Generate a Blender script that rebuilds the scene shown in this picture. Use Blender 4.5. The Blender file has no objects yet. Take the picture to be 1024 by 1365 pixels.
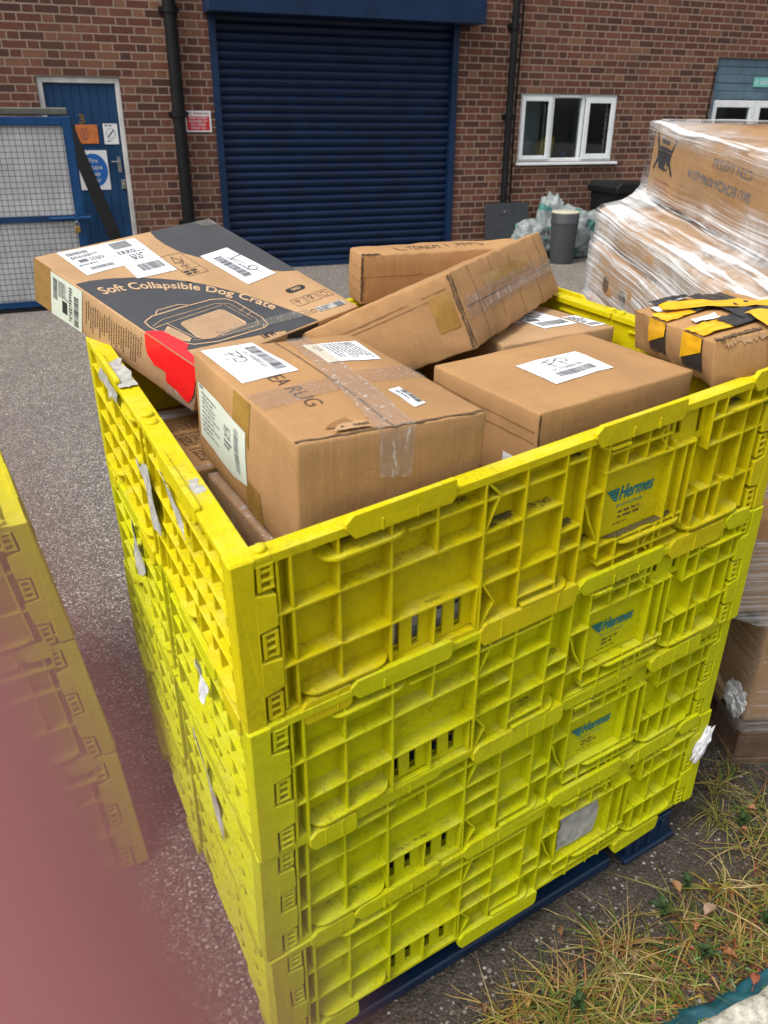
import bpy, bmesh, math, random
from mathutils import Vector, Matrix, noise
from mathutils.geometry import tessellate_polygon
random.seed(7)
C = bpy.context.scene.collection
R_ = math.radians
PI = math.pi
V = Vector

# ------------------------------------------------------------------ camera model
CAM_H = 1.65
FPX = 1082.97                      # focal length in pixels of the 1365 px tall photograph
ROWS = ((0.99996064, 0.00391581, 0.00796141), (-0.0088723, 0.44133553, 0.89729830), (0.0, 0.89733361, -0.44135290))
CAM = V((0, 0, CAM_H))

def at(px, py, z=0.0):
    """point of the horizontal plane at height z seen at a photo pixel"""
    a, b = (px - 512) / FPX, (682.5 - py) / FPX
    d = V([ROWS[0][i] * a + ROWS[1][i] * b + ROWS[2][i] for i in range(3)])
    return CAM + d * ((z - CAM_H) / d.z)

# ------------------------------------------------------------------ scene helpers
def tag(o, label=None, cat=None, group=None, kind=None):
    if label: o['label'] = label
    if cat: o['category'] = cat
    if group: o['group'] = group
    if kind: o['kind'] = kind
    return o

def empty(name, loc=(0, 0, 0), rz=0.0, matrix=None):
    o = bpy.data.objects.new(name, None)
    o.empty_display_size = 0.1
    C.objects.link(o)
    if matrix is not None: o.matrix_world = matrix
    else:
        o.location = loc
        o.rotation_euler = (0, 0, rz)
    return o

class MB:
    """collects faces; build() links them as one mesh object"""
    def __init__(self, xf=None): self.v = []; self.f = []; self.xf = xf; self.col = None
    def add(self, vs, fs):
        n = len(self.v)
        self.v += [V(p) for p in vs]
        self.f += [tuple(i + n for i in f) for f in fs]
    def box(self, a, b, j=0.0):
        x0, y0, z0 = a; x1, y1, z1 = b
        if j:
            r = lambda: random.uniform(-j, j)
            x0 += r(); y0 += r(); z0 += r(); x1 += r(); y1 += r(); z1 += r()
        self.add([(x0, y0, z0), (x1, y0, z0), (x1, y1, z0), (x0, y1, z0), (x0, y0, z1), (x1, y0, z1), (x1, y1, z1), (x0, y1, z1)],
                 [(0, 3, 2, 1), (4, 5, 6, 7), (0, 1, 5, 4), (1, 2, 6, 5), (2, 3, 7, 6), (3, 0, 4, 7)])
    def bar(self, p, q, w, h, up=(0, 0, 1)):
        p, q = V(p), V(q); d = (q - p).normalized()
        s = d.cross(V(up))
        if s.length < 1e-4: s = d.cross(V((1, 0, 0)))
        s.normalize(); u = s.cross(d)
        c = [s * (i * w / 2) + u * (k * h / 2) for i, k in ((-1, -1), (1, -1), (1, 1), (-1, 1))]
        self.add([p + k for k in c] + [q + k for k in c], [(0, 1, 2, 3)[::-1], (4, 5, 6, 7), (0, 4, 5, 1)[::-1], (1, 5, 6, 2)[::-1], (2, 6, 7, 3)[::-1], (3, 7, 4, 0)[::-1]])
    def tube(self, pts, r, n=10, cap=True):
        pts = [V(p) for p in pts]
        rs = r if isinstance(r, (list, tuple)) else [r] * len(pts)
        vs = []; fs = []; ref = None
        for i, p in enumerate(pts):
            d = (pts[min(i + 1, len(pts) - 1)] - pts[max(i - 1, 0)]).normalized()
            if ref is None: ref = d.orthogonal().normalized()
            ref = (ref - d * ref.dot(d)).normalized(); w = d.cross(ref)
            vs += [p + (ref * math.cos(2 * PI * k / n) + w * math.sin(2 * PI * k / n)) * rs[i] for k in range(n)]
        for i in range(len(pts) - 1):
            for k in range(n):
                a = i * n + k; b = i * n + (k + 1) % n
                fs.append((a, b, b + n, a + n))
        if cap: fs += [tuple(range(n))[::-1], tuple(range(len(vs) - n, len(vs)))]
        self.add(vs, fs)
    def lathe(self, prof, c=(0, 0, 0), n=28, sx=1.0, sy=1.0):
        c = V(c); vs = []; fs = []
        for r, z in prof:
            vs += [c + V((r * sx * math.cos(2 * PI * k / n), r * sy * math.sin(2 * PI * k / n), z)) for k in range(n)]
        for i in range(len(prof) - 1):
            for k in range(n):
                a = i * n + k; b = i * n + (k + 1) % n
                fs.append((a, b, b + n, a + n))
        fs += [tuple(range(n))[::-1], tuple(range(len(vs) - n, len(vs)))]
        self.add(vs, fs)
    def prism(self, poly, f0, f1):
        """poly of 2-D points; f0/f1 map them to the two end faces"""
        n = len(poly)
        vs = [f0(*p) for p in poly] + [f1(*p) for p in poly]
        fs = [tuple(range(n))[::-1], tuple(range(n, 2 * n))] + [(i, (i + 1) % n, n + (i + 1) % n, n + i) for i in range(n)]
        self.add(vs, fs)
    def poly(self, pts):
        pts = [V(p) for p in pts]
        self.add(pts, [tuple(t) for t in tessellate_polygon([pts])])
    def build(self, name, mat, parent=None, smooth=False, bevel=0.0, recalc=False, seg=1, autosmooth=None):
        vs = [self.xf(p) for p in self.v] if self.xf else self.v
        me = bpy.data.meshes.new(name)
        me.from_pydata([tuple(p) for p in vs], [], self.f)
        me.validate()
        if recalc:
            bm = bmesh.new(); bm.from_mesh(me)
            bmesh.ops.recalc_face_normals(bm, faces=bm.faces); bm.to_mesh(me); bm.free()
        me.materials.append(mat)
        o = bpy.data.objects.new(name, me)
        C.objects.link(o)
        if parent is not None: o.parent = parent
        if smooth:
            for p in me.polygons: p.use_smooth = True
        if autosmooth is not None:
            for p in me.polygons: p.use_smooth = True
            me.set_sharp_from_angle(angle=R_(autosmooth))
        if bevel:
            m = o.modifiers.new('bevel', 'BEVEL'); m.width = bevel; m.segments = seg; m.limit_method = 'ANGLE'; m.angle_limit = R_(40)
        return o

# text as flat triangles -------------------------------------------------------
_tc = {}
def text_mesh(s):
    if s in _tc: return _tc[s]
    cu = bpy.data.curves.new('txt', 'FONT'); cu.body = s; cu.size = 1.0
    cu.resolution_u = 3
    o = bpy.data.objects.new('txt', cu); C.objects.link(o)
    dg = bpy.context.evaluated_depsgraph_get()
    me = o.evaluated_get(dg).to_mesh()
    vs = [(v.co.x, v.co.y) for v in me.vertices]; fs = [tuple(p.vertices) for p in me.polygons]
    w = max([x for x, y in vs] or [0.01])
    o.evaluated_get(dg).to_mesh_clear()
    bpy.data.objects.remove(o); bpy.data.curves.remove(cu)
    _tc[s] = (vs, fs, w)
    return _tc[s]

class Ink(MB):
    """2-D drawing in a label's frame (x right, y up), mapped by m(x, y) to 3-D"""
    def __init__(self, m): super().__init__(); self.m = m
    def rect(self, x0, y0, x1, y1): self.add([self.m(x0, y0), self.m(x1, y0), self.m(x1, y1), self.m(x0, y1)], [(0, 1, 2, 3)])
    def pg(self, pts): self.add([self.m(*p) for p in pts], [tuple(t) for t in tessellate_polygon([[V((p[0], p[1], 0)) for p in pts]])])
    def stroke(self, pts, w, closed=False):
        if closed: pts = list(pts) + [pts[0]]
        for (a, b), (c, d) in zip(pts, pts[1:]):
            l = math.hypot(c - a, d - b)
            if l < 1e-7: continue
            ux, uy = (c - a) / l, (d - b) / l; nx, ny = -uy * w / 2, ux * w / 2; ex, ey = ux * w * .3, uy * w * .3
            self.add([self.m(a + nx - ex, b + ny - ey), self.m(a - nx - ex, b - ny - ey), self.m(c - nx + ex, d - ny + ey), self.m(c + nx + ex, d + ny + ey)], [(0, 1, 2, 3)])
    def text(self, s, x, y, h, w=None, shear=0.0, bold=0.0, align='l'):
        vs, fs, tw = text_mesh(s)
        k = h / 0.7
        kx = k if w is None else w / tw
        if align == 'c': x -= tw * kx / 2
        offs = [(0, 0)] if not bold else [(-bold, 0), (bold, 0), (0, bold), (0, -bold)]
        for ox, oy in offs:
            self.add([self.m(x + vx * kx + vy * k * shear + ox, y + vy * k + oy) for vx, vy in vs], fs)
    def barcode(self, x0, y0, x1, y1, n=30, vertical=False, rnd=random):
        p = x0 if not vertical else y0; e = x1 if not vertical else y1
        u = (e - p) / n / 2.0
        while p < e:
            w = u * rnd.choice((.6, 1, 1, 1.9))
            if not vertical: self.rect(p, y0, min(p + w, e), y1)
            else: self.rect(x0, p, x1, min(p + w, e))
            p += w + u * rnd.choice((.7, 1, 1.5))
    def lines(self, x0, y0, x1, y1, rows, fill=.55, rnd=random):
        """rows of tiny illegible print"""
        dh = (y1 - y0) / rows
        for r in range(rows):
            x = x0; y = y1 - (r + 1) * dh + dh * .2
            end = x1 - (x1 - x0) * rnd.uniform(0, .45)
            while x < end:
                w = rnd.uniform(.6, 2.2) * dh
                self.rect(x, y, min(x + w, end), y + dh * fill); x += w + dh * .5

# ------------------------------------------------------------------ materials
class NT:
    def __init__(self, name):
        self.mat = bpy.data.materials.new(name); self.mat.use_nodes = True
        self.t = self.mat.node_tree; self.t.nodes.clear()
        self.out = self.t.nodes.new('ShaderNodeOutputMaterial')
    def n(self, typ, **kw):
        nd = self.t.nodes.new('ShaderNode' + typ)
        for k, v in kw.items():
            if k == 'inp':
                for i, x in v.items(): self.set(nd.inputs[i], x)
            else: setattr(nd, k, v)
        return nd
    def set(self, sock, x):
        if hasattr(x, 'is_linked') or hasattr(x, 'links'): self.t.links.new(x, sock)
        elif isinstance(x, bpy.types.Node): self.t.links.new(x.outputs[0], sock)
        else:
            if isinstance(x, tuple) and len(x) == 3 and sock.type == 'RGBA': x = (*x, 1)
            sock.default_value = x
    def math(self, op, a, b=0.0, c=0.0):
        m = self.n('Math', operation=op); self.set(m.inputs[0], a); self.set(m.inputs[1], b); self.set(m.inputs[2], c); return m.outputs[0]
    def mix(self, f, a, b, blend='MIX'):
        m = self.n('Mix', data_type='RGBA', blend_type=blend); self.set(m.inputs[0], f); self.set(m.inputs[6], a); self.set(m.inputs[7], b); return m.outputs[2]
    def ramp(self, f, stops):
        r = self.n('ValToRGB'); self.set(r.inputs[0], f)
        while len(r.color_ramp.elements) < len(stops): r.color_ramp.elements.new(.5)
        for e, (p, c) in zip(r.color_ramp.elements, stops):
            e.position = p; e.color = (*c, 1) if isinstance(c, tuple) else (c, c, c, 1)
        return r.outputs[0]
    def noise(self, vec, scale, detail=4, rough=.55, dist=0.0, out=0):
        n = self.n('TexNoise'); n.inputs['Scale'].default_value = scale; n.inputs['Detail'].default_value = detail
        n.inputs['Roughness'].default_value = rough; n.inputs['Distortion'].default_value = dist
        if vec is not None: self.set(n.inputs['Vector'], vec)
        return n.outputs[out]
    def mapping(self, vec, scale=(1, 1, 1), rot=(0, 0, 0), loc=(0, 0, 0)):
        m = self.n('Mapping'); self.set(m.inputs[0], vec); m.inputs['Scale'].default_value = scale; m.inputs['Rotation'].default_value = rot; m.inputs['Location'].default_value = loc
        return m.outputs[0]
    def obj(self): return self.n('TexCoord').outputs['Object']
    def pos(self): return self.n('NewGeometry').outputs['Position']
    def bump(self, h, strength=.3, dist=.002):
        b = self.n('Bump'); b.inputs['Strength'].default_value = strength; b.inputs['Distance'].default_value = dist; self.set(b.inputs['Height'], h); return b.outputs[0]
    def bsdf(self, color, rough=.5, normal=None, **kw):
        b = self.n('BsdfPrincipled'); self.set(b.inputs['Base Color'], color); self.set(b.inputs['Roughness'], rough)
        if normal is not None: self.set(b.inputs['Normal'], normal)
        for k, v in kw.items(): self.set(b.inputs[k.replace('_', ' ')], v)
        return b.outputs[0]
    def done(self, s): self.t.links.new(s, self.out.inputs[0]); return self.mat

def simple(name, col, rough=.5, var=.25, scale=18, bump=.15, metallic=0.0, spec=.5):
    m = NT(name); p = m.obj()
    n = m.noise(p, scale, 5, .6)
    n2 = m.noise(p, scale * 9, 3)
    c = m.mix(m.ramp(n, [(.3, 0.0), (.7, 1.0)]), tuple(x * (1 - var) for x in col), tuple(min(1, x * (1 + var)) for x in col))
    r = m.math('ADD', rough - .08, m.math('MULTIPLY', n2, .16))
    return m.done(m.bsdf(c, r, m.bump(n2, bump, .001), Metallic=metallic, Specular_IOR_Level=spec))

def card_mat(name, col, dark=.8, scuff=.25):
    m = NT(name); p = m.obj()
    big = m.noise(p, 5, 4, .6)
    fib = m.noise(m.mapping(p, (1, 1, .25)), 420, 3, .7)
    flute = m.noise(m.mapping(p, (160, 160, 6)), 1, 2)
    spots = m.noise(p, 900, 2, .5)
    c = m.mix(m.ramp(big, [(.3, 0.0), (.72, 1.0)]), tuple(x * dark for x in col), tuple(min(1, x * 1.1) for x in col))
    c = m.mix(m.math('MULTIPLY', m.ramp(fib, [(.35, 0.0), (.75, 1.0)]), .28), c, tuple(x * .6 for x in col))
    c = m.mix(m.math('MULTIPLY', m.ramp(spots, [(.66, 0.0), (.74, 1.0)]), .5), c, tuple(x * .4 for x in col))
    sc = m.ramp(m.noise(m.mapping(p, (1, 1, 1), (.4, .2, .7)), 26, 6, .75, 1.2), [(.6, 0.0), (.78, 1.0)])
    c = m.mix(m.math('MULTIPLY', sc, scuff), c, tuple(min(1, x * 1.5 + .05) for x in col))
    st = m.noise(m.mapping(p, (150, 150, 3)), 1, 3, .6)
    c = m.mix(m.math('MULTIPLY', m.ramp(st, [(.42, 0.0), (.62, 1.0)]), .11), c, tuple(x * .55 for x in col))
    rub = m.ramp(m.noise(m.mapping(p, (4, 30, 30), (.3, .2, .9)), 1, 6, .75, 1.0), [(.60, 0.0), (.70, 1.0)])
    c = m.mix(m.math('MULTIPLY', rub, .09), c, tuple(x * .5 for x in col))
    h = m.math('ADD', m.math('MULTIPLY', flute, .5), m.math('ADD', m.math('MULTIPLY', m.noise(p, 14, 4), 1.6), m.math('MULTIPLY', m.noise(m.mapping(p, (20, 3, 20), (.5, .3, .2)), 1, 5, .7, 1.5), .7)))
    return m.done(m.bsdf(c, .78, m.bump(h, .45, .003), Specular_IOR_Level=.25))

def yellow_mat():
    m = NT('yellow plastic'); p = m.pos()
    info = m.n('ObjectInfo')
    g = m.n('NewGeometry')
    nz = m.n('SeparateXYZ', inp={0: g.outputs['Normal']}).outputs[2]
    a = m.noise(p, 9, 5, .65); b = m.noise(p, 60, 5, .7); fine = m.noise(p, 330, 3, .6)
    base = info.outputs['Color']
    c = m.mix(m.ramp(a, [(.3, 0.0), (.75, 1.0)]), m.mix(.16, base, (.52, .40, .004)), base)
    # rubbed-on grey brown film, stronger low down on each ledge only through noise
    film = m.math('MULTIPLY', m.ramp(b, [(.46, 0.0), (.70, 1.0)]), .27)
    c = m.mix(film, c, (.34, .26, .008))
    # dirt lying on upward faces
    up = m.ramp(nz, [(.35, 0.0), (.8, 1.0)])
    dn = m.math('MULTIPLY', m.ramp(m.noise(p, 130, 8, .85, .2), [(.50, 0.0), (.62, 1.0)]), m.ramp(m.noise(p, 7, 4, .65), [(.48, .12), (.62, 1.0)]))
    c = m.mix(m.math('MULTIPLY', m.math('MULTIPLY', up, dn), .85), c, m.mix(fine, (.045, .036, .008), (.34, .27, .03)))
    ledge_light = m.ramp(m.noise(m.mapping(p, (1, 1, 1), (0, 0, .6)), 14, 6, .7), [(.46, 0.0), (.66, 1.0)])  # patchy brightening of upward faces: light on ledge tops put into the colour
    c = m.mix(m.math('MULTIPLY', m.math('MULTIPLY', up, ledge_light), .22), c, (.66, .62, .2))
    # small dark specks and pale scuffs
    c = m.mix(m.math('MULTIPLY', m.ramp(m.noise(p, 190, 4, .75, .4), [(.67, 0.0), (.72, 1.0)]), .65), c, (.05, .045, .015))
    sc = m.ramp(m.noise(m.mapping(p, (14, 14, 70), (.3, .5, .2)), 1, 5, .7, 1.0), [(.66, 0.0), (.75, 1.0)])
    c = m.mix(m.math('MULTIPLY', sc, .25), c, (.78, .74, .2))
    mark = m.ramp(m.noise(m.mapping(p, (7, 7, 40), (.8, .1, .9)), 1, 6, .8, 1.5), [(.69, 0.0), (.74, 1.0)])
    c = m.mix(m.math('MULTIPLY', mark, .7), c, (.10, .08, .012))
    stain = m.math('MULTIPLY', m.ramp(m.noise(p, 4.5, 6, .75, .8), [(.52, 0.0), (.70, 1.0)]), m.ramp(m.noise(p, 120, 5, .8), [(.40, 0.0), (.66, 1.0)]))
    c = m.mix(m.math('MULTIPLY', stain, .6), c, (.17, .13, .012))
    c = m.mix(m.math('MULTIPLY', m.ramp(m.noise(p, 420, 3, .6), [(.64, 0.0), (.70, 1.0)]), .5), c, (.10, .08, .01))
    r = m.math('ADD', .42, m.math('MULTIPLY', b, .26))
    h = m.math('ADD', m.math('MULTIPLY', fine, .3), m.math('MULTIPLY', m.noise(p, 30, 4), 1.2))
    return m.done(m.bsdf(c, r, m.bump(h, .28, .003), Specular_IOR_Level=.22))

def brick_mat():
    m = NT('red brown brick'); p = m.obj(); s = m.n('SeparateXYZ', inp={0: p})
    x = m.math('ADD', s.outputs[0], s.outputs[1]); z = s.outputs[2]
    wob = m.noise(p, 7, 3)
    z = m.math('ADD', z, m.math('MULTIPLY', m.math('SUBTRACT', wob, .5), .006))
    zr = m.math('DIVIDE', z, .075); row = m.math('FLOOR', zr); fz = m.math('SUBTRACT', zr, row)
    odd = m.math('PINGPONG', row, 1.0)
    P = .3375
    xr = m.math('DIVIDE', m.math('ADD', x, m.math('MULTIPLY', odd, .16875)), P)
    cell = m.math('FLOOR', xr); fx = m.math('MULTIPLY', m.math('SUBTRACT', xr, cell), P)
    hdr = m.math('GREATER_THAN', fx, .225)
    lx = m.math('SUBTRACT', fx, m.math('MULTIPLY', hdr, .225))
    w = m.math('SUBTRACT', .215, m.math('MULTIPLY', hdr, .1125))
    # distance to the joints
    e1 = lx; e2 = m.math('SUBTRACT', w, lx)
    jit = m.math('MULTIPLY', m.math('SUBTRACT', m.noise(p, 60, 4), .5), .007)
    dx = m.math('ADD', m.math('MINIMUM', e1, e2), jit)
    fzm = m.math('MULTIPLY', fz, .075)
    dz = m.math('ADD', m.math('MINIMUM', fzm, m.math('SUBTRACT', .0645, fzm)), jit)
    d = m.math('MINIMUM', dx, dz)
    brick = m.ramp(m.math('MULTIPLY', d, 100), [(.0, 0.0), (.28, 1.0)])
    idv = m.n('CombineXYZ', inp={0: cell, 1: row, 2: hdr})
    rnd = m.n('TexWhiteNoise', noise_dimensions='3D', inp={0: idv})
    tone = m.ramp(rnd.outputs[0], [(.0, (.072, .030, .023)), (.18, (.100, .038, .026)), (.45, (.138, .050, .031)), (.7, (.165, .060, .036)), (.88, (.19, .080, .045)), (1.0, (.23, .11, .06))])
    tone.node.color_ramp.interpolation = 'LINEAR'
    dark = m.noise(p, 16, 5, .7); spk = m.noise(m.mapping(p, (1, 1, 3)), 90, 4, .75)
    c = m.mix(m.ramp(dark, [(.35, 0.0), (.75, .75)]), tone, m.mix(.55, tone, (.03, .016, .014)))
    c = m.mix(m.math('MULTIPLY', m.ramp(spk, [(.4, 0.0), (.75, 1.0)]), .4), c, (.05, .03, .025))
    mort = m.mix(m.noise(p, 40, 4), (.22, .155, .115), (.33, .25, .19))
    c = m.mix(brick, mort, c)
    st = m.ramp(m.noise(m.mapping(p, (1.2, 1.2, .35)), 1.6, 5, .65), [(.42, 0.0), (.75, 1.0)])
    c = m.mix(m.math('MULTIPLY', st, .35), c, (.075, .050, .042))
    h = m.math('ADD', brick, m.math('MULTIPLY', spk, .25))
    return m.done(m.bsdf(c, .85, m.bump(h, .6, .006), Specular_IOR_Level=.25))

def ground_mat():
    m = NT('worn tarmac and dirt'); p = m.pos()
    big = m.noise(p, .8, 4, .6); mid = m.noise(p, 6, 5, .65)
    v1 = m.n('TexVoronoi', inp={'Vector': p, 'Scale': 150.0}); v1.feature = 'F1'
    v2 = m.n('TexVoronoi', inp={'Vector': m.mapping(p, (1, 1, 1), (0, 0, .7)), 'Scale': 62.0})
    s1 = m.n('SeparateColor', inp={0: v1.outputs['Color']}); s2 = m.n('SeparateColor', inp={0: v2.outputs['Color']})
    stone = m.ramp(s1.outputs[0], [(.0, (.062, .056, .048)), (.4, (.16, .142, .120)), (.68, (.265, .236, .202)), (.86, (.40, .365, .325)), (1.0, (.80, .74, .68))])
    tint = m.mix(s1.outputs[1], (1.04, .98, .92), (.96, 1.0, 1.0))
    stone = m.mix(1.0, stone, tint, 'MULTIPLY')
    gap = m.ramp(v1.outputs['Distance'], [(.45, 1.0), (.85, 0.0)])
    a = m.mix(gap, (.065, .057, .052), stone)
    bs = m.math('MULTIPLY', m.math('GREATER_THAN', s2.outputs[0], .87), m.ramp(v2.outputs['Distance'], [(.26, 1.0), (.34, 0.0)]))
    a = m.mix(m.math('MULTIPLY', bs, .75), a, m.mix(s2.outputs[1], (.34, .29, .27), (.62, .56, .53)))
    a = m.mix(m.math('MULTIPLY', m.ramp(mid, [(.38, 0.0), (.72, 1.0)]), .35), a, (.09, .081, .072))
    a = m.mix(m.math('MULTIPLY', m.ramp(big, [(.4, 0.0), (.62, 1.0)]), .3), a, (.115, .104, .094))
    # bare dirt with grit near the grass
    v3 = m.n('TexVoronoi', inp={'Vector': p, 'Scale': 210.0}); s3 = m.n('SeparateColor', inp={0: v3.outputs['Color']})
    dn = m.noise(p, 24, 6, .7)
    dirt = m.mix(m.ramp(dn, [(.3, 0.0), (.7, 1.0)]), (.022, .018, .013), (.066, .052, .040))
    dirt = m.mix(m.math('MULTIPLY', m.ramp(s3.outputs[0], [(.5, 0.0), (1.0, 1.0)]), .6), dirt, (.125, .105, .085))
    grit = m.math('MULTIPLY', m.math('GREATER_THAN', s2.outputs[2], .84), m.ramp(v2.outputs['Distance'], [(.18, 1.0), (.3, 0.0)]))
    dirt = m.mix(m.math('MULTIPLY', grit, .85), dirt, m.mix(s2.outputs[1], (.16, .13, .11), (.40, .37, .33)))
    at_ = m.n('Attribute', attribute_name='dirt').outputs['Fac']
    k = m.math('ADD', at_, m.math('MULTIPLY', m.math('SUBTRACT', m.noise(p, 7, 5, .65), .5), .9))
    c = m.mix(m.ramp(k, [(.42, 0.0), (.58, 1.0)]), a, dirt)
    h = m.math('ADD', m.math('SUBTRACT', 1.0, v1.outputs['Distance']), m.math('ADD', m.math('MULTIPLY', mid, 1.5), m.math('MULTIPLY', bs, 1.0)))
    return m.done(m.bsdf(c, .82, m.bump(h, .7, .005), Specular_IOR_Level=.35))

def paint_mat(name, col, worn=(.3, .3, .3), amt=.4, rough=.45):
    m = NT(name); p = m.obj()
    n = m.noise(p, 3, 5, .65)
    c = m.mix(m.ramp(n, [(.3, 0.0), (.7, 1.0)]), tuple(x * .7 for x in col), tuple(x * 1.2 for x in col))
    sp = m.ramp(m.noise(m.mapping(p, (1, 1, .4)), 45, 6, .75), [(.62, 0.0), (.72, 1.0)])
    c = m.mix(m.math('MULTIPLY', sp, amt), c, worn)
    gr = m.ramp(m.noise(m.mapping(p, (2, 2, .5)), 2.5, 5, .7), [(.5, 0.0), (.75, 1.0)])
    c = m.mix(m.math('MULTIPLY', gr, .55), c, tuple(x * .4 for x in col))
    return m.done(m.bsdf(c, m.math('ADD', rough - .1, m.math('MULTIPLY', n, .2)), m.bump(m.noise(p, 80, 4), .1, .001), Specular_IOR_Level=.28))

def glass_mat():
    m = NT('window glass')
    g = m.n('BsdfGlossy', inp={'Roughness': .02, 'Color': (.9, .95, .97)}); t = m.n('BsdfTransparent', inp={'Color': (.75, .8, .8)})
    fr = m.n('Fresnel', inp={'IOR': 1.5})
    f = m.math('ADD', m.math('MULTIPLY', fr.outputs[0], .9), .06)
    x = m.n('MixShader', inp={0: f, 1: t.outputs[0], 2: g.outputs[0]})
    return m.done(x.outputs[0])

def tape_mat(name='clear tape', fog=.10, streak=(30, 30, 6), tint=(.88, .82, .72)):
    m = NT(name); p = m.obj()
    n = m.noise(m.mapping(p, streak), 6, 5, .7, .6)
    w = m.ramp(n, [(.56, 0.0), (.66, 1.0)])
    t = m.n('BsdfTransparent', inp={'Color': tint})
    g = m.bsdf((.8, .78, .74), .22, m.bump(n, .6, .003), Specular_IOR_Level=.8)
    x = m.n('MixShader', inp={0: m.math('ADD', fog, m.math('MULTIPLY', w, .45)), 1: t.outputs[0], 2: g})
    return m.done(x.outputs[0])

def film_mat():
    m = NT('stretch film'); uv = m.n('UVMap', uv_map='wrap').outputs[0]
    p = m.obj()
    warp = m.noise(p, 5, 3)
    def streak(rot, sx, sy, lo, hi, dist=.25, sc=1.0):
        mp = m.mapping(uv, (sx, sy, 1), (0, 0, rot))
        return m.ramp(m.noise(mp, sc, 4, .6, dist), [(lo, 0.0), (hi, 1.0)])
    a = streak(.62, 2.0, 135, .51, .59); b = streak(-.30, 1.4, 110, .52, .61); d = streak(.25, 1.4, 150, .55, .66, .1)
    zone = m.ramp(m.noise(m.mapping(uv, (1.5, 2.5, 1)), 1.2, 3), [(.42, 0.0), (.6, 1.0)])
    lines = m.math('MAXIMUM', m.math('MULTIPLY', a, m.math('SUBTRACT', 1.0, m.math('MULTIPLY', zone, .55))), m.math('MAXIMUM', m.math('MULTIPLY', b, zone), m.math('MULTIPLY', d, .6)))
    fog = m.ramp(m.noise(p, 3.5, 5, .65, .4), [(.42, 0.0), (.72, 1.0)])
    dens = m.n('Attribute', attribute_name='layers').outputs['Fac']
    f = m.math('ADD', m.math('MULTIPLY', lines, m.math('MULTIPLY', dens, .78)), m.math('MULTIPLY', m.math('ADD', m.math('MULTIPLY', fog, .55), .08), dens))
    f = m.math('MINIMUM', f, .92)
    h = m.math('ADD', lines, m.math('MULTIPLY', warp, 2))
    g = m.bsdf((.74, .74, .73), .34, m.bump(h, .35, .004), Specular_IOR_Level=.6)
    t = m.n('BsdfTransparent', inp={'Color': (.93, .93, .92)})
    x = m.n('MixShader', inp={0: f, 1: t.outputs[0], 2: g})
    return m.done(x.outputs[0])

def attr_mat(name, rough=.6, trans=.0):
    m = NT(name)
    a = m.n('Attribute', attribute_name='tone').outputs['Color']
    n = m.noise(m.obj(), 60, 3)
    c = m.mix(m.math('MULTIPLY', n, .35), a, (.03, .025, .01))
    b = m.bsdf(c, rough, Specular_IOR_Level=.3)
    if trans:
        t = m.n('BsdfTranslucent'); m.set(t.inputs[0], c)
        b = m.n('MixShader', inp={0: trans, 1: b, 2: t.outputs[0]}).outputs[0]
    return m.done(b)

MAT = {}
MAT['yellow'] = yellow_mat(); MAT['brick'] = brick_mat(); MAT['ground'] = ground_mat()
MAT['card'] = card_mat('brown cardboard', (.40, .225, .095))
MAT['card_pale'] = card_mat('pale cardboard', (.46, .285, .145))
MAT['card_dark'] = card_mat('dark cardboard', (.28, .145, .058))
MAT['card_core'] = simple('torn cardboard edge', (.10, .06, .03), .9, .5, 80)
MAT['kraft_tape'] = simple('brown parcel tape', (.30, .17, .045), .25, .2, 30)
MAT['clear'] = tape_mat()
MAT['silver'] = tape_mat('wrinkled clear tape', .14, (16, 16, 5))
MAT['paper'] = simple('white label paper', (.72, .74, .75), .55, .04, 10, .05)
MAT['paper_green'] = simple('pale label paper', (.60, .65, .56), .5, .05, 10, .05)
MAT['paper_old'] = simple('weathered label paper', (.36, .355, .32), .8, .35, 40, .4)
MAT['ink'] = simple('black print', (.018, .018, .020), .6, .1, 30)
MAT['ink_grey'] = simple('grey print', (.13, .13, .14), .6, .1, 30)
MAT['ink_brown'] = simple('faded brown print', (.085, .045, .022), .7, .2, 30)
MAT['ink_red'] = simple('faint red print', (.32, .10, .06), .7, .2, 30)
MAT['dark_print'] = simple('charcoal print on board', (.052, .053, .056), .42, .12, 16, .1)
MAT['tan_print'] = simple('unprinted board', (.50, .33, .19), .7, .08, 40, .1)
def crease_mat(name, col):
    m = NT(name); p = m.obj(); n = m.noise(m.mapping(p, (12, 40, 40), (.4, .7, .3)), 1, 5, .7, 1.8)
    return m.done(m.bsdf(m.mix(n, tuple(x * .88 for x in col), tuple(min(1, x * 1.1 + .008) for x in col)), .26, m.bump(n, .4, .003), Specular_IOR_Level=.6))
MAT['red_tape'] = crease_mat('red tape', (.82, .012, .016))
MAT['hazard_y'] = crease_mat('amber tape', (.80, .42, .008))
MAT['hazard_k'] = crease_mat('black tape', (.028, .029, .031))
MAT['teal_ink'] = simple('teal print', (.004, .17, .17), .45, .15, 60, .1)
MAT['navy'] = paint_mat('navy blue paint', (.005, .021, .062), (.05, .07, .12), .35, .38)
MAT['navy_slat'] = paint_mat('blue coated steel slats', (.0035, .014, .045), (.03, .05, .09), .2, .4)
MAT['blue_door'] = paint_mat('blue door paint', (.008, .046, .118), (.10, .16, .22), .6, .5)
MAT['blue_steel'] = paint_mat('blue gate paint', (.008, .055, .16), (.05, .04, .03), .5, .42)
MAT['white_pvc'] = simple('white plastic frame', (.70, .73, .73), .3, .06, 8, .05)
MAT['white_paint'] = paint_mat('chipped white paint', (.58, .57, .54), (.25, .22, .18), .6, .5)
MAT['black_plastic'] = simple('black plastic', (.006, .006, .0065), .55, .3, 20, .2, spec=.25)
MAT['bin_grey'] = simple('dark grey plastic', (.048, .050, .054), .45, .15, 12, .15)
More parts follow.
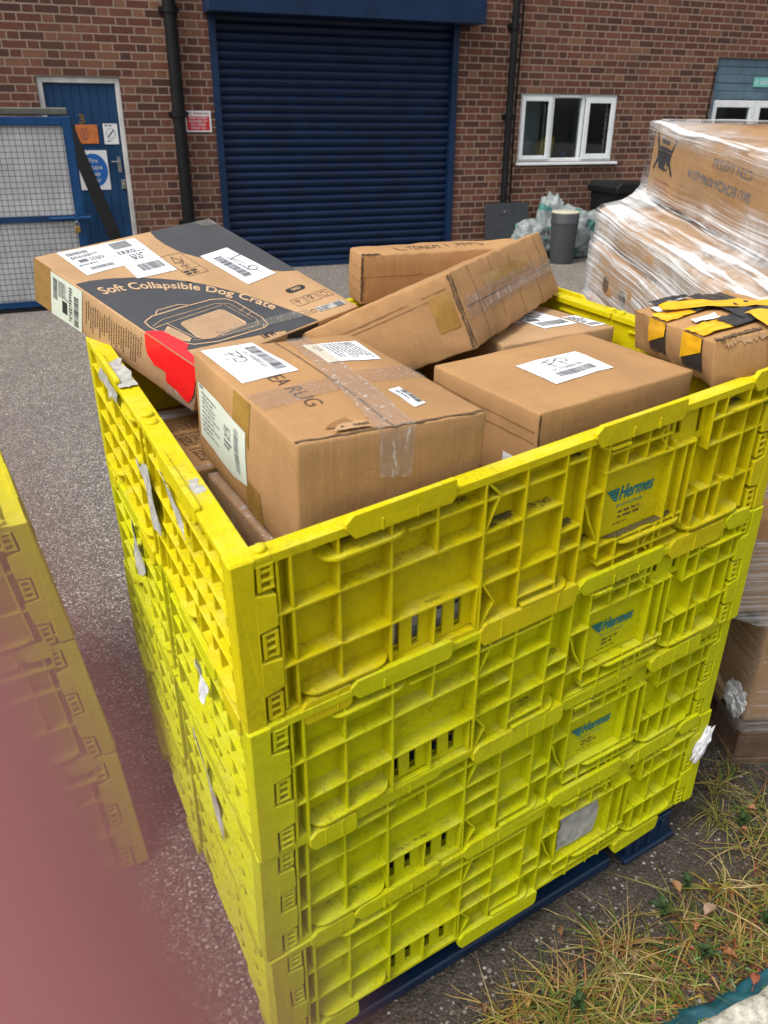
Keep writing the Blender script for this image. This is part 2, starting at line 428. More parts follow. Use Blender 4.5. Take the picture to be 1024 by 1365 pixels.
MAT['bin_top'] = simple('cream bin liner', (.5, .47, .36), .6, .1, 12)
MAT['panel_dark'] = simple('dark painted board', (.028, .031, .036), .6, .25, 8, .2)
MAT['steel'] = simple('dull steel', (.32, .31, .29), .4, .25, 20, .1, metallic=.8)
MAT['brass'] = simple('brass', (.45, .30, .08), .35, .2, 20, .1, metallic=.9)
MAT['grey_bar'] = paint_mat('grey galvanised bar', (.12, .12, .10), (.06, .05, .04), .5)
MAT['mesh_wire'] = simple('dark wire', (.035, .04, .05), .5, .2)
MAT['sheet'] = simple('dirty white sheet', (.62, .62, .61), .6, .2, 3, .15)
MAT['clad'] = paint_mat('blue grey cladding', (.105, .17, .215), (.15, .2, .24), .2, .45)
MAT['glass'] = glass_mat()
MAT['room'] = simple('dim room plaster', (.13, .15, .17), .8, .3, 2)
MAT['pane_panel'] = simple('blue grey added panel', (.52, .60, .65), .7, .2, 3)
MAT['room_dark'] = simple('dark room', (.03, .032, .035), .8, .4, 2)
MAT['sign_white'] = simple('white sign plate', (.68, .68, .68), .4, .03)
MAT['sign_red'] = simple('red sign print', (.50, .008, .02), .45, .05)
MAT['sign_blue'] = simple('blue sign print', (.004, .10, .36), .45, .05)
MAT['sign_orange'] = simple('faded orange plate', (.50, .14, .025), .5, .25, 14)
MAT['sign_green'] = simple('pale green sign print', (.16, .48, .42), .5, .1)
MAT['pallet_blue'] = simple('blue pallet plastic', (.003, .020, .055), .5, .3, 14, .25)
MAT['wood'] = simple('old pallet wood', (.105, .062, .038), .85, .35, 24, .5)
MAT['wood_pale'] = simple('fresh pallet wood', (.42, .26, .13), .8, .2, 24, .4)
MAT['film'] = film_mat()
MAT['sack'] = simple('white woven sack', (.24, .27, .265), .5, .35, 9, .4)
MAT['sack_green'] = simple('green sack print', (.05, .19, .165), .5, .2)
MAT['grass'] = attr_mat('grass blades', .6, .25)
MAT['leaf'] = attr_mat('dead leaf', .7, .15)
MAT['concrete'] = simple('lichened concrete', (.42, .40, .34), .9, .45, 60, .8)
MAT['teal_plastic'] = simple('teal plastic edging', (.008, .065, .085), .4, .45, 16, .3)
MAT['yellow_thing'] = simple('bright yellow plastic', (.72, .48, .01), .5, .1)
MAT['foil'] = simple('crumpled foil wrap', (.62, .62, .64), .3, .25, 40, .5)

# ------------------------------------------------------------------ ground
def build_ground():
    # graded sheet: fine near the camera (for the dirt mask), reaching far out
    xs = [-40, -20, -10, -5] + [-3 + .15 * i for i in range(54)] + [6, 8, 12, 20, 40]
    ys = [-30, -15, -6, -2] + [-1 + .15 * i for i in range(50)] + [7, 8, 10, 14, 22, 40]
    vs = [(x, y, 0) for y in ys for x in xs]
    n = len(xs)
    fs = [(j * n + i, j * n + i + 1, (j + 1) * n + i + 1, (j + 1) * n + i) for j in range(len(ys) - 1) for i in range(n - 1)]
    mb = MB(); mb.add(vs, fs); o = mb.build('ground', MAT['ground'])
    at_ = o.data.attributes.new('dirt', 'FLOAT', 'POINT')
    N = V((-.18, .89)); fx = V((.842, .539)); fi = V((-.539, .842))
    for i, v in enumerate(o.data.vertices):
        d = V((v.co.x, v.co.y)) - N
        a, f = d.dot(fx), d.dot(fi)
        e1 = (a - .0) / .35                       # right of the near corner
        e2 = (.10 + .62 * max(0, min(a, 1.6)) - f) / .35
        e3 = (4.0 - f) / 2.0
        at_.data[i].value = max(0, min(1, .5 + .5 * min(e1, e2, e3)))
    tag(o, kind='structure')
build_ground()

# ------------------------------------------------------------------ yellow crate tiers
CA, CB, CH = 1.12, .943, .27
KC = {  # fitted corners N R L B of every tier boundary, bottom to top
 0: ((-.1835, .8892, .1171), (.7594, 1.4929, .1391), (-.6250, 1.7229, .1400), (.3381, 2.3475, .1627)),
 1: ((-.1846, .8813, .3796), (.7583, 1.4851, .4181), (-.6261, 1.7151, .4150), (.3370, 2.3397, .4381)),
 2: ((-.1857, .8740, .6261), (.7572, 1.4778, .6812), (-.6271, 1.7078, .6740), (.3359, 2.3323, .6975)),
 3: ((-.1868, .8664, .8802), (.7562, 1.4702, .9517), (-.6282, 1.7002, .9405), (.3348, 2.3248, .9644)),
 4: ((-.1879, .8584, 1.1497), (.7550, 1.4622, 1.2378), (-.6294, 1.6922, 1.2226), (.3337, 2.3167, 1.2468))}

def rib(mb, a0, a1, h0, h1, d0=-.032, d1=0.0, j=.0007):
    """box in panel space: a along, h up, d outwards"""
    mb.box((a0, h0, d0), (a1, h1, d1 + random.uniform(-.0016, .0004)), 0)
    # jitter: shift the whole box a touch so that no two faces share a plane
    s = V((random.uniform(-j, j), random.uniform(-j, j), random.uniform(-j, j)))
    for i in range(len(mb.v) - 8, len(mb.v)): mb.v[i] += s

def shelf(mb, a0, a1, h, round_l=True, round_r=True, depth=.034, th=.0045, droop=0.0):
    """horizontal ledge with rounded front corners"""
    r = .030; pts = []
    d0 = -.032
    pts.append((a0, d0))
    if round_l: pts += [(a0 + r * (1 - math.cos(t)), d0 + depth - r + r * math.sin(t)) for t in [k * PI / 10 for k in range(0, 6)]]
    else: pts.append((a0, d0 + depth))
    if round_r: pts += [(a1 - r * (1 - math.cos(t)), d0 + depth - r + r * math.sin(t)) for t in [k * PI / 10 for k in range(5, -1, -1)]]
    else: pts.append((a1, d0 + depth))
    pts.append((a1, d0))
    e = random.uniform(-.0006, .0006)
    mb.prism(pts, lambda a, d: V((a, h + e - droop * (d - d0), d)), lambda a, d: V((a, h + e + th - droop * (d - d0), d)))

def plate(mb, a0, a1, h0, h1, d0, d1, holes):
    """back sheet with slots, cut into a grid of cells that skips the holes"""
    xs = sorted({a0, a1} | {q for h in holes for q in (h[0], h[1])}); ys = sorted({h0, h1} | {q for h in holes for q in (h[2], h[3])})
    V_ = lambda i, k, d: (xs[i], ys[k], d)
    solid = lambda i, k: 0 <= i < len(xs) - 1 and 0 <= k < len(ys) - 1 and not any(h[0] <= (xs[i] + xs[i + 1]) / 2 <= h[1] and h[2] <= (ys[k] + ys[k + 1]) / 2 <= h[3] for h in holes)
    for i in range(len(xs) - 1):
        for k in range(len(ys) - 1):
            if not solid(i, k): continue
            q = [V_(i, k, d1), V_(i + 1, k, d1), V_(i + 1, k + 1, d1), V_(i, k + 1, d1)]
            b = [V_(i, k, d0), V_(i + 1, k, d0), V_(i + 1, k + 1, d0), V_(i, k + 1, d0)]
            mb.add(q, [(0, 1, 2, 3)]); mb.add(b, [(3, 2, 1, 0)])
            for (di, dk, e) in ((-1, 0, (0, 3)), (1, 0, (1, 2)), (0, -1, (0, 1)), (0, 1, (3, 2))):
                if not solid(i + di, k + dk): mb.add([b[e[0]], b[e[1]], q[e[1]], q[e[0]]], [(0, 1, 2, 3)])

def tab(mb, a0, a1, h0, h1, d0=-.006, d1=.0035, cut=.018):
    pts = [(a0, h0 + cut), (a0 + cut * .8, h0), (a1 - .006, h0), (a1, h0 + .008), (a1, h1 - .003), (a1 - .003, h1), (a0 + .012, h1), (a0, h1 - .010)]
    mb.prism(pts, lambda a, h: V((a, h, d0)), lambda a, h: V((a, h, d1)))

def long_panel(mb, logo=True):
    H = CH
    slots = [(s, s + .0135, .015, .077) for s in (.2445, .2800, .3255, .3620)]
    plate(mb, .028, CA - .028, .004, H - .010, -.036, -.031, [(.240, .385, .010, .080), (.822, .842, .205, .250), (.876, .896, .195, .250)])
    plate(mb, .238, .402, .009, .081, -.020, -.0155, slots)
    plate(mb, .816, .905, .19, .255, -.020, -.0160, [(.824, .836, .214, .250), (.880, .892, .202, .250)])
    # uprights
    for a, h0, h1 in ((.064, .01, .256), (.0825, .01, .256), (.153, .02, .256), (.237, .004, .256), (.316, .170, .256), (.403, .004, .256), (.482, .0, .256), (.563, .0, .256),
                      (.611, .0, .256), (.656, .04, .256), (.868, .04, .2), (.846, .05, .2), (.90, .0, .1), (.905, .17, .256), (.940, .0, .256), (.968, .02, .1), (1.002, .085, .256), (1.045, .02, .256), (.700, .0, .062), (.760, .0, .062), (.80, .0, .062), (.815, .03, .21), (.700, .195, .256), (.745, .195, .256), (.79, .195, .256)):
        rib(mb, a - .0021, a + .0021, h0, h1)
    for a in (.316, .397): rib(mb, a - .0017, a + .0017, .012, .08, -.0155, -.001)
    # ledges
    for a0, a1, h in ((.058, .563, .172), (.905, 1.062, .174), (.058, .153, .085), (.153, .611, .083), (.868, 1.068, .089), (.268, .563, .227), (.611, .656, .166), (.563, .611, .120), (.905, 1.045, .222), (.611, .656, .073), (.563, .611, .235),
                      (.653, .870, .062), (.653, .870, .196), (.66, .80, .228), (.403, .482, .128), (.482, .563, .030), (.66, .86, .026)):
        rib(mb, a0, a1, h - .0021, h + .0021)
    for a0, a1, h, l, r in ((.124, .270, .228, 1, 1), (.086, .238, .019, 1, 1), (.490, .600, .014, 0, 1), (.950, 1.062, .226, 1, 0), (.880, 1.050, .021, 1, 1), (.640, .70, .238, 1, 0), (.70, .872, .052, 1, 1)):
        shelf(mb, a0, a1, h, l, r, depth=.037, th=.005, droop=.06)
    # gusset diagonals
    for (p, q) in (((.405, .256), (.430, .229)), ((.430, .229), (.405, .172)), ((.406, .083), (.432, .043)), ((.432, .043), (.407, .004)), ((.80, .254), (.775, .228)), ((.775, .228), (.80, .198)), ((.80, .06), (.775, .03)), ((.775, .03), (.795, .002)), ((.63, .115), (.652, .075)), ((.63, .115), (.613, .16))):
        mb.bar((p[0], p[1], -.0165 + random.uniform(-.0015, 0)), (q[0], q[1], -.0165 + random.uniform(-.0015, 0)), .0038, .031, (0, 0, 1))
    # logo field stands forward of the back sheet
    rib(mb, .659, .865, .066, .194, -.031, -.017)
    for a in (.1, .19, .28, .35, .52, .59, .98):   # injection marks
        hh = random.uniform(.1, .16); mb.lathe([(.006, -.0312), (.006, -.0300), (.0045, -.0298)], (a, hh, 0), 10)
    # rim, bottom flange, interlocking tabs
    rib(mb, .030, CA - .030, H - .014, H - .001, -.021, .001); rib(mb, .030, CA - .030, H - .017, H - .006, -.037, -.020)
    rib(mb, .060, CA - .060, -.001, .0075, -.036, -.002)
    for a0, a1 in ((.162, .345), (.616, .822), (1.003, 1.070)): tab(mb, a0, a1, H - .022, H + .0135)
    for a0, a1 in ((.082, .166), (.405, .615), (.850, 1.000)): tab(mb, a0, a1, -.030, .010, -.010, .0045, .012)
    for a in (.11, .14, .45, .49, .53, .57, .88, .92, .96, .22, .28, .70, .76): rib(mb, a - .0016, a + .0016, (-.028 if a < .15 or .4 < a < .6 or a > .85 else H - .022), (.008 if a < .15 or .4 < a < .6 or a > .85 else H - .004), -.012, .0058)

def short_panel(mb):
    H = CH; B = CB; D0 = -.021
    plate(mb, .0, B, .004, H - .006, -.026, -.0205, [])
    for i in range(21):
        a = .028 + i * (B - .056) / 20
        if abs(a - B / 2) < .03: continue
        rib(mb, a - .0018, a + .0018, .01 + .02 * (i % 3 == 1), .256, D0, -.002 - .004 * (i % 2))
    for a0, a1, h in ((.01, B * .47, .222), (B * .53, B - .01, .222), (.01, B * .47, .172), (B * .53, B - .01, .171), (.01, B * .47, .124), (B * .53, B - .01, .126), (.01, B * .47, .075), (B * .53, B - .01, .077)):
        rib(mb, a0, a1, h - .002, h + .002, D0)
    for a0, a1, h in ((.02, .16, .026), (.20, .42, .022), (.53, .70, .026), (.76, .92, .023), (.30, .41, .240), (.55, .66, .24)): shelf(mb, a0, a1, h, True, True, .036, .005, .05)
    # middle folding hinge: two posts with a ladder of knuckles and a pair of pins on top
    for s in (-1, 1):
        rib(mb, B / 2 + s * .024 - .003, B / 2 + s * .024 + .003, .004, .262, D0, .001)
    for i in range(15): rib(mb, B / 2 - .013, B / 2 + .013, .012 + i * .0165, .020 + i * .0165, D0, -.004)
    for s in (-1, 1): mb.lathe([(.011, H - .003), (.011, H + .003), (.008, H + .0055)], (0, 0, 0), 14); k = len(mb.v) - 42; mb.v[k:] = [V((p.x + B / 2 + s * .017, p.z, p.y - .017)) for p in mb.v[k:]]
    rib(mb, .0, B / 2 - .002, H - .013, H - .0008, -.035, .0015); rib(mb, B / 2 + .002, B, H - .012, H - .0002, -.035, .001)
    rib(mb, .03, B - .03, -.001, .008, -.030, -.002)
    for a0, a1 in ((.12, .30), (.60, .80)): tab(mb, a0, a1, H - .020, H + .010)
    for a0, a1 in ((.04, .11), (.34, .44), (.84, .92)): tab(mb, a0, a1, -.026, .010, -.010, .004, .012)

def corner_post(mb, fr):
    """corner bracket with the zig-zag hinge; fr(a, h, d) maps the long-panel space (a from the corner)"""
    H = CH
    z = [(-.002, .0), (.060, .0), (.060, .0)]
    pts = [(0, .001), (.030, .001), (.0305, .050), (.0605, .056), (.0615, .104), (.0310, .108), (.0310, .157), (.0595, .160), (.0590, .209), (.0300, .215), (.0315, .262), (.034, H - .001), (0, H - .001)]
    mb.prism(pts, lambda a, h: fr(a, h, -.034), lambda a, h: fr(a, h, .0022))
    # wrap along the short side
    mb.prism([(0.0, .001), (.033, .001), (.033, H - .001), (0, H - .001)], lambda d, h: fr(-.0015, h, -d - .0005), lambda d, h: fr(.0035, h, -d - .0005))
    for h0, h1 in ((.004, .047), (.111, .154), (.218, .258)):   # laddered knuckles between the fingers
        for a0, a1, g0, g1 in ((.0345, .0405, h0, h1), (.0530, .0585, h0, h1), (.0345, .0585, h0, h0 + .005), (.0345, .0585, h1 - .005, h1), (.0345, .0585, h0 + .013, h0 + .018), (.0345, .0585, h0 + .026, h0 + .031)):
            e = random.uniform(-.0008, .0008)
            mb.prism([(a0, g0), (a1, g0), (a1, g1), (a0, g1)], lambda a, h: fr(a, h, -.03), lambda a, h: fr(a, h, .0008 + e))
        mb.prism([(.0345, h0), (.0585, h0), (.0585, h1), (.0345, h1)], lambda a, h: fr(a, h, -.03), lambda a, h: fr(a, h, -.010))
    mb.prism([(.034, .262), (.056, .262), (.056, H), (.034, H)], lambda a, h: fr(a, h, -.03), lambda a, h: fr(a, h, .001))
    n0 = len(mb.v); mb.lathe([(.0095, 0), (.0095, .006), (.006, .008)], (0, 0, 0), 14)
    mb.v[n0:] = [fr(.045 + p.x, H + p.z - .001, -.014 + p.y) for p in mb.v[n0:]]

TINT = {4: (.575, .49, .001, 1), 3: (.525, .535, .0015, 1), 2: (.51, .545, .002, 1), 1: (.52, .55, .002, 1)}

def crate(k, label, quads=None, group='yellow plastic crate tiers of the tall stack', tint=None, emblem=True):
    bq, tq = quads or ([V(p) for p in KC[k - 1]], [V(p) for p in KC[k]])
    # gentle shuffle between tiers, as stacked collars never sit flush
    sh = {4: V((0, 0, 0)), 3: V((.004, -.003, 0)), 2: V((-.002, .002, 0)), 1: V((.003, .001, 0))}[k if not quads else 4]
    base = bq[0].copy() + sh
    root = empty('plastic_crate', base)
    tag(root, label, 'crate', group)
    def W(p):
        s, t, h = p[0] / CA, p[1] / CB, p[2] / CH
        q = [bq[i].lerp(tq[i], h) for i in range(4)]
        w = q[0] * (1 - s) * (1 - t) + q[1] * s * (1 - t) + q[2] * (1 - s) * t + q[3] * s * t
        nz = noise.noise_vector(V(p) * 4 + V((k * 7, 0, 0))) * .0042 + noise.noise_vector(V(p) * 22 + V((k * 3, 1, 0))) * .0014
        return w + V((nz.x, nz.y, nz.z * .6)) + sh - base
    front = lambda p: W((p[0], -p[2], p[1]))
    back = lambda p: W((CA - p[0], CB + p[2], p[1]))
    left = lambda p: W((-p[2], CB - p[0], p[1]))
    right = lambda p: W((CA + p[2], p[0], p[1]))
    parts = []
    for nm, fn, xf in (('long_panel', long_panel, front), ('long_panel', long_panel, back), ('short_panel', short_panel, left), ('short_panel', short_panel, right)):
        mb = MB(xf); fn(mb); o = mb.build(nm, MAT['yellow'], root, bevel=.0011, recalc=True); o.color = tint or TINT[k]; parts.append(o)
    for sx, sy in ((0, 0), (1, 0), (0, 1), (1, 1)):
        mb = MB(W)
        fr = lambda a, h, d: V((CA - a if sx else a, CB + d if sy else -d, h))
        corner_post(mb, fr)
        o = mb.build('corner_hinge', MAT['yellow'], root, bevel=.0012, recalc=True); o.color = tint or TINT[k]
    if k > 1 and emblem:   # printed emblem on the front panel
        s = .165 / .165
        ink = Ink(lambda x, y: front(V((.682 + x, .120 + y, -.0158))))
        ink.text('Hermes', .026, .006, .025, .080, shear=.22, bold=.0009)
        for i in range(4):
            y = .0055 + i * .0062
            ink.pg([(.004 + .0125 - i * .0052, y), (.0225 + i * .0011, y), (.0237 + i * .0011, y + .0050), (.004 + .0083 - i * .0052, y + .0050)])
        ink.text('the parcel people', .022, -.007, .0062, .062, shear=.2)
        ink.build('emblem_print', MAT['teal_ink'], parts[0])
        ink = Ink(lambda x, y: front(V((.682 + x, .120 + y, -.0157))))
        ink.lines(.030, -.030, .085, -.012, 2, .4); ink.lines(.02, -.040, .075, -.034, 1, .35)
        ink.build('moulding_print', MAT['ink_brown'], parts[0])
    return root, W, front, left, parts

CR = {}
CR[4] = crate(4, 'topmost yellow crate tier of the tall stack, overflowing with cardboard boxes')
CR[3] = crate(3, 'second yellow crate tier down in the tall stack, directly below the open one')
CR[2] = crate(2, 'third yellow crate tier down in the tall stack, above the white patched tier')
CR[1] = crate(1, 'bottom yellow crate tier with a blank white patch, resting on the blue pallet')

def scrap(parent, fn, pts, eps, mat, name, curl=0.0):
    """irregular paper remnant: pts in (a, h), subdivided fan so that it can curl"""
    q_ = []
    for a_, b_ in zip(pts, pts[1:] + pts[:1]):
        for j_ in range(5): q_.append((a_[0] + (b_[0] - a_[0]) * j_ / 5 + (random.uniform(-.004, .004) if j_ else 0), a_[1] + (b_[1] - a_[1]) * j_ / 5 + (random.uniform(-.004, .004) if j_ else 0)))
    pts = q_
    c = V((sum(p[0] for p in pts) / len(pts), sum(p[1] for p in pts) / len(pts), 0))
    mb = MB(); vs = [fn(V((c.x, c.y, eps + curl * .4)))]; n = len(pts)
    for r in (.5, 1.0):
        for i, p in enumerate(pts):
            vs.append(fn(V((c.x + (p[0] - c.x) * r, c.y + (p[1] - c.y) * r, eps + curl * r * (.5 + .5 * math.sin(i * .46))))))
    fs = [(0, 1 + i, 1 + (i + 1) % n) for i in range(n)] + [(1 + i, 1 + n + i, 1 + n + (i + 1) % n, 1 + (i + 1) % n) for i in range(n)]
    mb.add(vs, fs)
    o = mb.build(name, mat, parent)
    m = o.modifiers.new('thick', 'SOLIDIFY'); m.thickness = .0006
    return o

_, _, f1, l1, p1 = CR[1]; _, _, f4, l4, p4 = CR[4]; _, _, f3, l3, p3 = CR[3]
scrap(p1[0], f1, [(.674, .075), (.785, .073), (.79, .120), (.786, .176), (.72, .178), (.676, .175), (.672, .12)], -.0150, MAT['paper_old'], 'paper_patch')
top4 = lambda p: l4(V((p.x, CH + .0012 + p.z, p.y)))
Lr = lambda s: CB * (1 - s)
scrap(p4[2], top4, [(Lr(.83), -.034), (Lr(.80), -.002), (Lr(.74), .002), (Lr(.70), -.004), (Lr(.66), -.001), (Lr(.66), -.033), (Lr(.75), -.035)], .001, MAT['paper_old'], 'torn_label', .001)
scrap(p4[2], l4, [(Lr(.81), .266), (Lr(.84), .24), (Lr(.78), .235), (Lr(.76), .215), (Lr(.73), .235), (Lr(.70), .232), (Lr(.66), .262)], .003, MAT['paper_old'], 'torn_label', .004)
scrap(p4[2], top4, [(Lr(.25), -.027), (Lr(.25), -.014), (Lr(.20), -.012), (Lr(.20), -.026)], .001, MAT['paper_old'], 'torn_label')
scrap(p4[2], l4, [(Lr(.56), .185), (Lr(.53), .18), (Lr(.49), .20), (Lr(.43), .185), (Lr(.41), .14), (Lr(.42), .10), (Lr(.45), .10), (Lr(.50), .135)], .002, MAT['paper_old'], 'torn_label', .006)
scrap(p4[2], l4, [(Lr(.36), .246), (Lr(.30), .24), (Lr(.24), .215), (Lr(.23), .19), (Lr(.30), .22)], .002, MAT['paper_old'], 'torn_label', .002)
scrap(p3[2], l3, [(Lr(.74), .25), (Lr(.70), .22), (Lr(.68), .15), (Lr(.72), .12), (Lr(.76), .17)], .002, MAT['paper_old'], 'torn_label', .008)
scrap(p3[2], l3, [(Lr(.24), .24), (Lr(.21), .25), (Lr(.19), .21), (Lr(.205), .17), (Lr(.23), .19)], .006, MAT['foil'], 'torn_label', .012)
scrap(CR[2][4][2], CR[2][3], [(Lr(.36), .25), (Lr(.30), .20), (Lr(.22), .12), (Lr(.21), .08), (Lr(.27), .12), (Lr(.33), .20)], .002, MAT['paper_old'], 'torn_label', .004)
# crumpled foil stuck to the right end of the bottom tier
mb = MB()
bmx = bmesh.new(); bmesh.ops.create_icosphere(bmx, subdivisions=3, radius=1)
vs = []
for v in bmx.verts:
    n = noise.noise(v.co * 2.3) * .5 + noise.noise(v.co * 6) * .35
    q = v.co * (1 + n)
    vs.append(f1(V((1.105 + q.x * .022 + q.y * .012, .175 + q.y * .042 + q.x * .012, .008 + q.z * .012))))
mb.add(vs, [tuple(v.index for v in f.verts) for f in bmx.faces]); bmx.free()
mb.build('foil_scrap', MAT['foil'], p1[0])

# caked grime on some ledges
def grime_mat():
    m = NT('caked grime'); p = m.pos(); n = m.noise(p, 260, 6, .8); w = m.noise(p, 150, 8, .85, .3); q = m.noise(p, 38, 3, .6)
    c = m.mix(m.ramp(n, [(.35, 0.0), (.65, 1.0)]), (.030, .024, .010), (.20, .155, .045))
    t = m.n('BsdfTransparent'); k = m.n('Attribute', attribute_name='amt').outputs['Fac']
    f = m.ramp(m.math('ADD', m.math('ADD', m.math('MULTIPLY', w, .8), m.math('MULTIPLY', q, .5)), m.math('MULTIPLY', m.math('SUBTRACT', k, 1.0), .62)), [(.46, 0.0), (.60, .95)])
    x = m.n('MixShader', inp={0: f, 1: t.outputs[0], 2: m.bsdf(c, .9, m.bump(n, .8, .004))})
    return m.done(x.outputs[0])
MAT['grime'] = grime_mat()
def grime(k, spots):
    fn = CR[k][2]
    for a0, a1, h, d0, d1, amt in spots:
        mb = MB(); n = max(6, int((a1 - a0) / .006)); vs = []; at_v = []
        for i in range(n + 1):
            a = a0 + (a1 - a0) * i / n
            for j in range(7):
                t = j / 6; vs.append(fn(V((a, h + .0012 + .0010 * random.random(), d0 + (d1 - d0) * t))))
                at_v.append(amt * (1 - .55 * t * t) * min(1, .35 + 4 * min(i / n, 1 - i / n)))
        mb.add(vs, [(i * 7 + j, (i + 1) * 7 + j, (i + 1) * 7 + j + 1, i * 7 + j + 1) for i in range(n) for j in range(6)])
        o = mb.build('caked_dirt', MAT['grime'], CR[k][4][0], smooth=True)
        at_ = o.data.attributes.new('amt', 'FLOAT', 'POINT')
        for i, x in enumerate(at_v): at_.data[i].value = x
grime(4, [(.664, .868, .0642, -.0165, -.0005, 1.25), (.567, .608, .1222, -.030, -.002, 1.0), (.500, .598, .0192, -.030, -.001, .9), (.642, .70, .2432, -.030, -.001, 1.1), (.130, .235, .2335, -.030, -.001, .8), (.272, .400, .2292, -.031, -.001, .75), (.407, .479, .1742, -.031, -.001, 1.0), (.486, .560, .1742, -.031, -.001, .8), (.905, .94, .1762, -.031, -.001, .9), (.953, 1.03, .2312, -.030, -.001, 1.0), (.088, .150, .0872, -.031, -.001, .6), (.242, .40, .0852, -.0155, -.001, .7), (.567, .608, .2372, -.031, -.001, 1.0), (.614, .654, .0752, -.031, -.001, .9), (.157, .236, .1742, -.031, -.001, .6), (.242, .40, .1742, -.031, -.001, .55), (.875, .935, .0912, -.031, -.001, .7), (.955, 1.04, .0912, -.031, -.001, .7)])
grime(3, [(.565, .608, .1222, -.030, -.004, .8), (.09, .236, .0242, -.030, -.001, .6), (.66, .868, .0642, -.0165, -.001, .7), (.272, .400, .2292, -.031, -.004, .6), (.49, .56, .0322, -.031, -.002, .8), (.642, .70, .2432, -.030, -.001, .7), (.407, .479, .1742, -.031, -.001, .6), (.157, .236, .1742, -.031, -.001, .5)])
grime(2, [(.09, .236, .0242, -.030, -.002, .7), (.24, .40, .0852, -.0155, -.002, .7), (.407, .479, .1742, -.031, -.003, .7), (.66, .868, .0642, -.0165, -.001, .5)])
grime(1, [(.09, .236, .0242, -.030, -.002, .6), (.407, .479, .1742, -.031, -.003, .8)])

# blue pallet under the stack
def pallet_blue(q, zt, label, inset=.03):
    root = empty('plastic_pallet', (q[0].x, q[0].y, 0)); tag(root, label, 'pallet')
    def W(p):
        s, t = p.x, p.y
        w = q[0] * (1 - s) * (1 - t) + q[1] * s * (1 - t) + q[2] * (1 - s) * t + q[3] * s * t
        return V((w.x - q[0].x, w.y - q[0].y, p.z * zt(s, t)))
    mb = MB(W)
    for i in range(8): mb.box((.03 + i * .118, .032, .80), (.03 + i * .118 + .100, .96, .985))
    for t in (.034, .46, .88): mb.box((.035, t, .62), (.97, t + .08, .795))
    mb.box((.06, .030, .03), (.80, .07, .26))
    mb.build('deck', MAT['pallet_blue'], root, bevel=.004)
    for i, s in enumerate((.04, .42, .832)):
        for t in (.012, .42, .80):
            t = max(t, .05) if s < .8 else t
            m = MB(W); m.box((s, t, .0), (s + .16, t + .155, .12)); m.box((s + .01, t + .012, .12), (s + .15, t + .143, .62)); 
            for u in (.03, .07, .11): m.box((s + u, t + .004, .16), (s + u + .012, t + .02, .6))
            m.build('foot', MAT['pallet_blue'], root, bevel=.004)
b0 = [V(p) for p in KC[0]]
pallet_blue(b0, lambda s, t: (b0[0].z * (1 - s) * (1 - t) + b0[1].z * s * (1 - t) + b0[2].z * (1 - s) * t + b0[3].z * s * t) - .004, 'dark blue plastic pallet on the dirt under the tall yellow crate stack')

# the neighbouring stack, its right end just inside the left edge of the picture
RQ = [V((-.5657, 1.4037, .006)), V((-.6175, 1.4476, .315)), V((-.6630, 1.4475, .630)), V((-.6832, 1.3823, .945))]
def side_quad(r, dz=0.0):
    fx_, yl_ = V((.842, .539, 0)), V((-.500, .866, 0))
    r = r + V((0, 0, dz)); n = r - fx_ * CA
    return [n, r, n + yl_ * CB, r + yl_ * CB]
for i, lb in enumerate(('lowest yellow crate tier of the neighbouring stack cut off by the left edge', 'middle yellow crate tier of the neighbouring stack cut off by the left edge', 'top yellow crate tier of the neighbouring stack cut off by the left edge')):
    c0 = RQ[i]
    b = V((c0.x, c0.y, RQ[i].z)); t = V((RQ[i + 1].x, RQ[i + 1].y, RQ[i + 1].z))
    crate(2 + i, lb, (side_quad(b), side_quad(t, -.002)), 'yellow plastic crate tiers of the neighbouring stack', (.60, .56, .001, 1) if i == 2 else TINT[3], False)

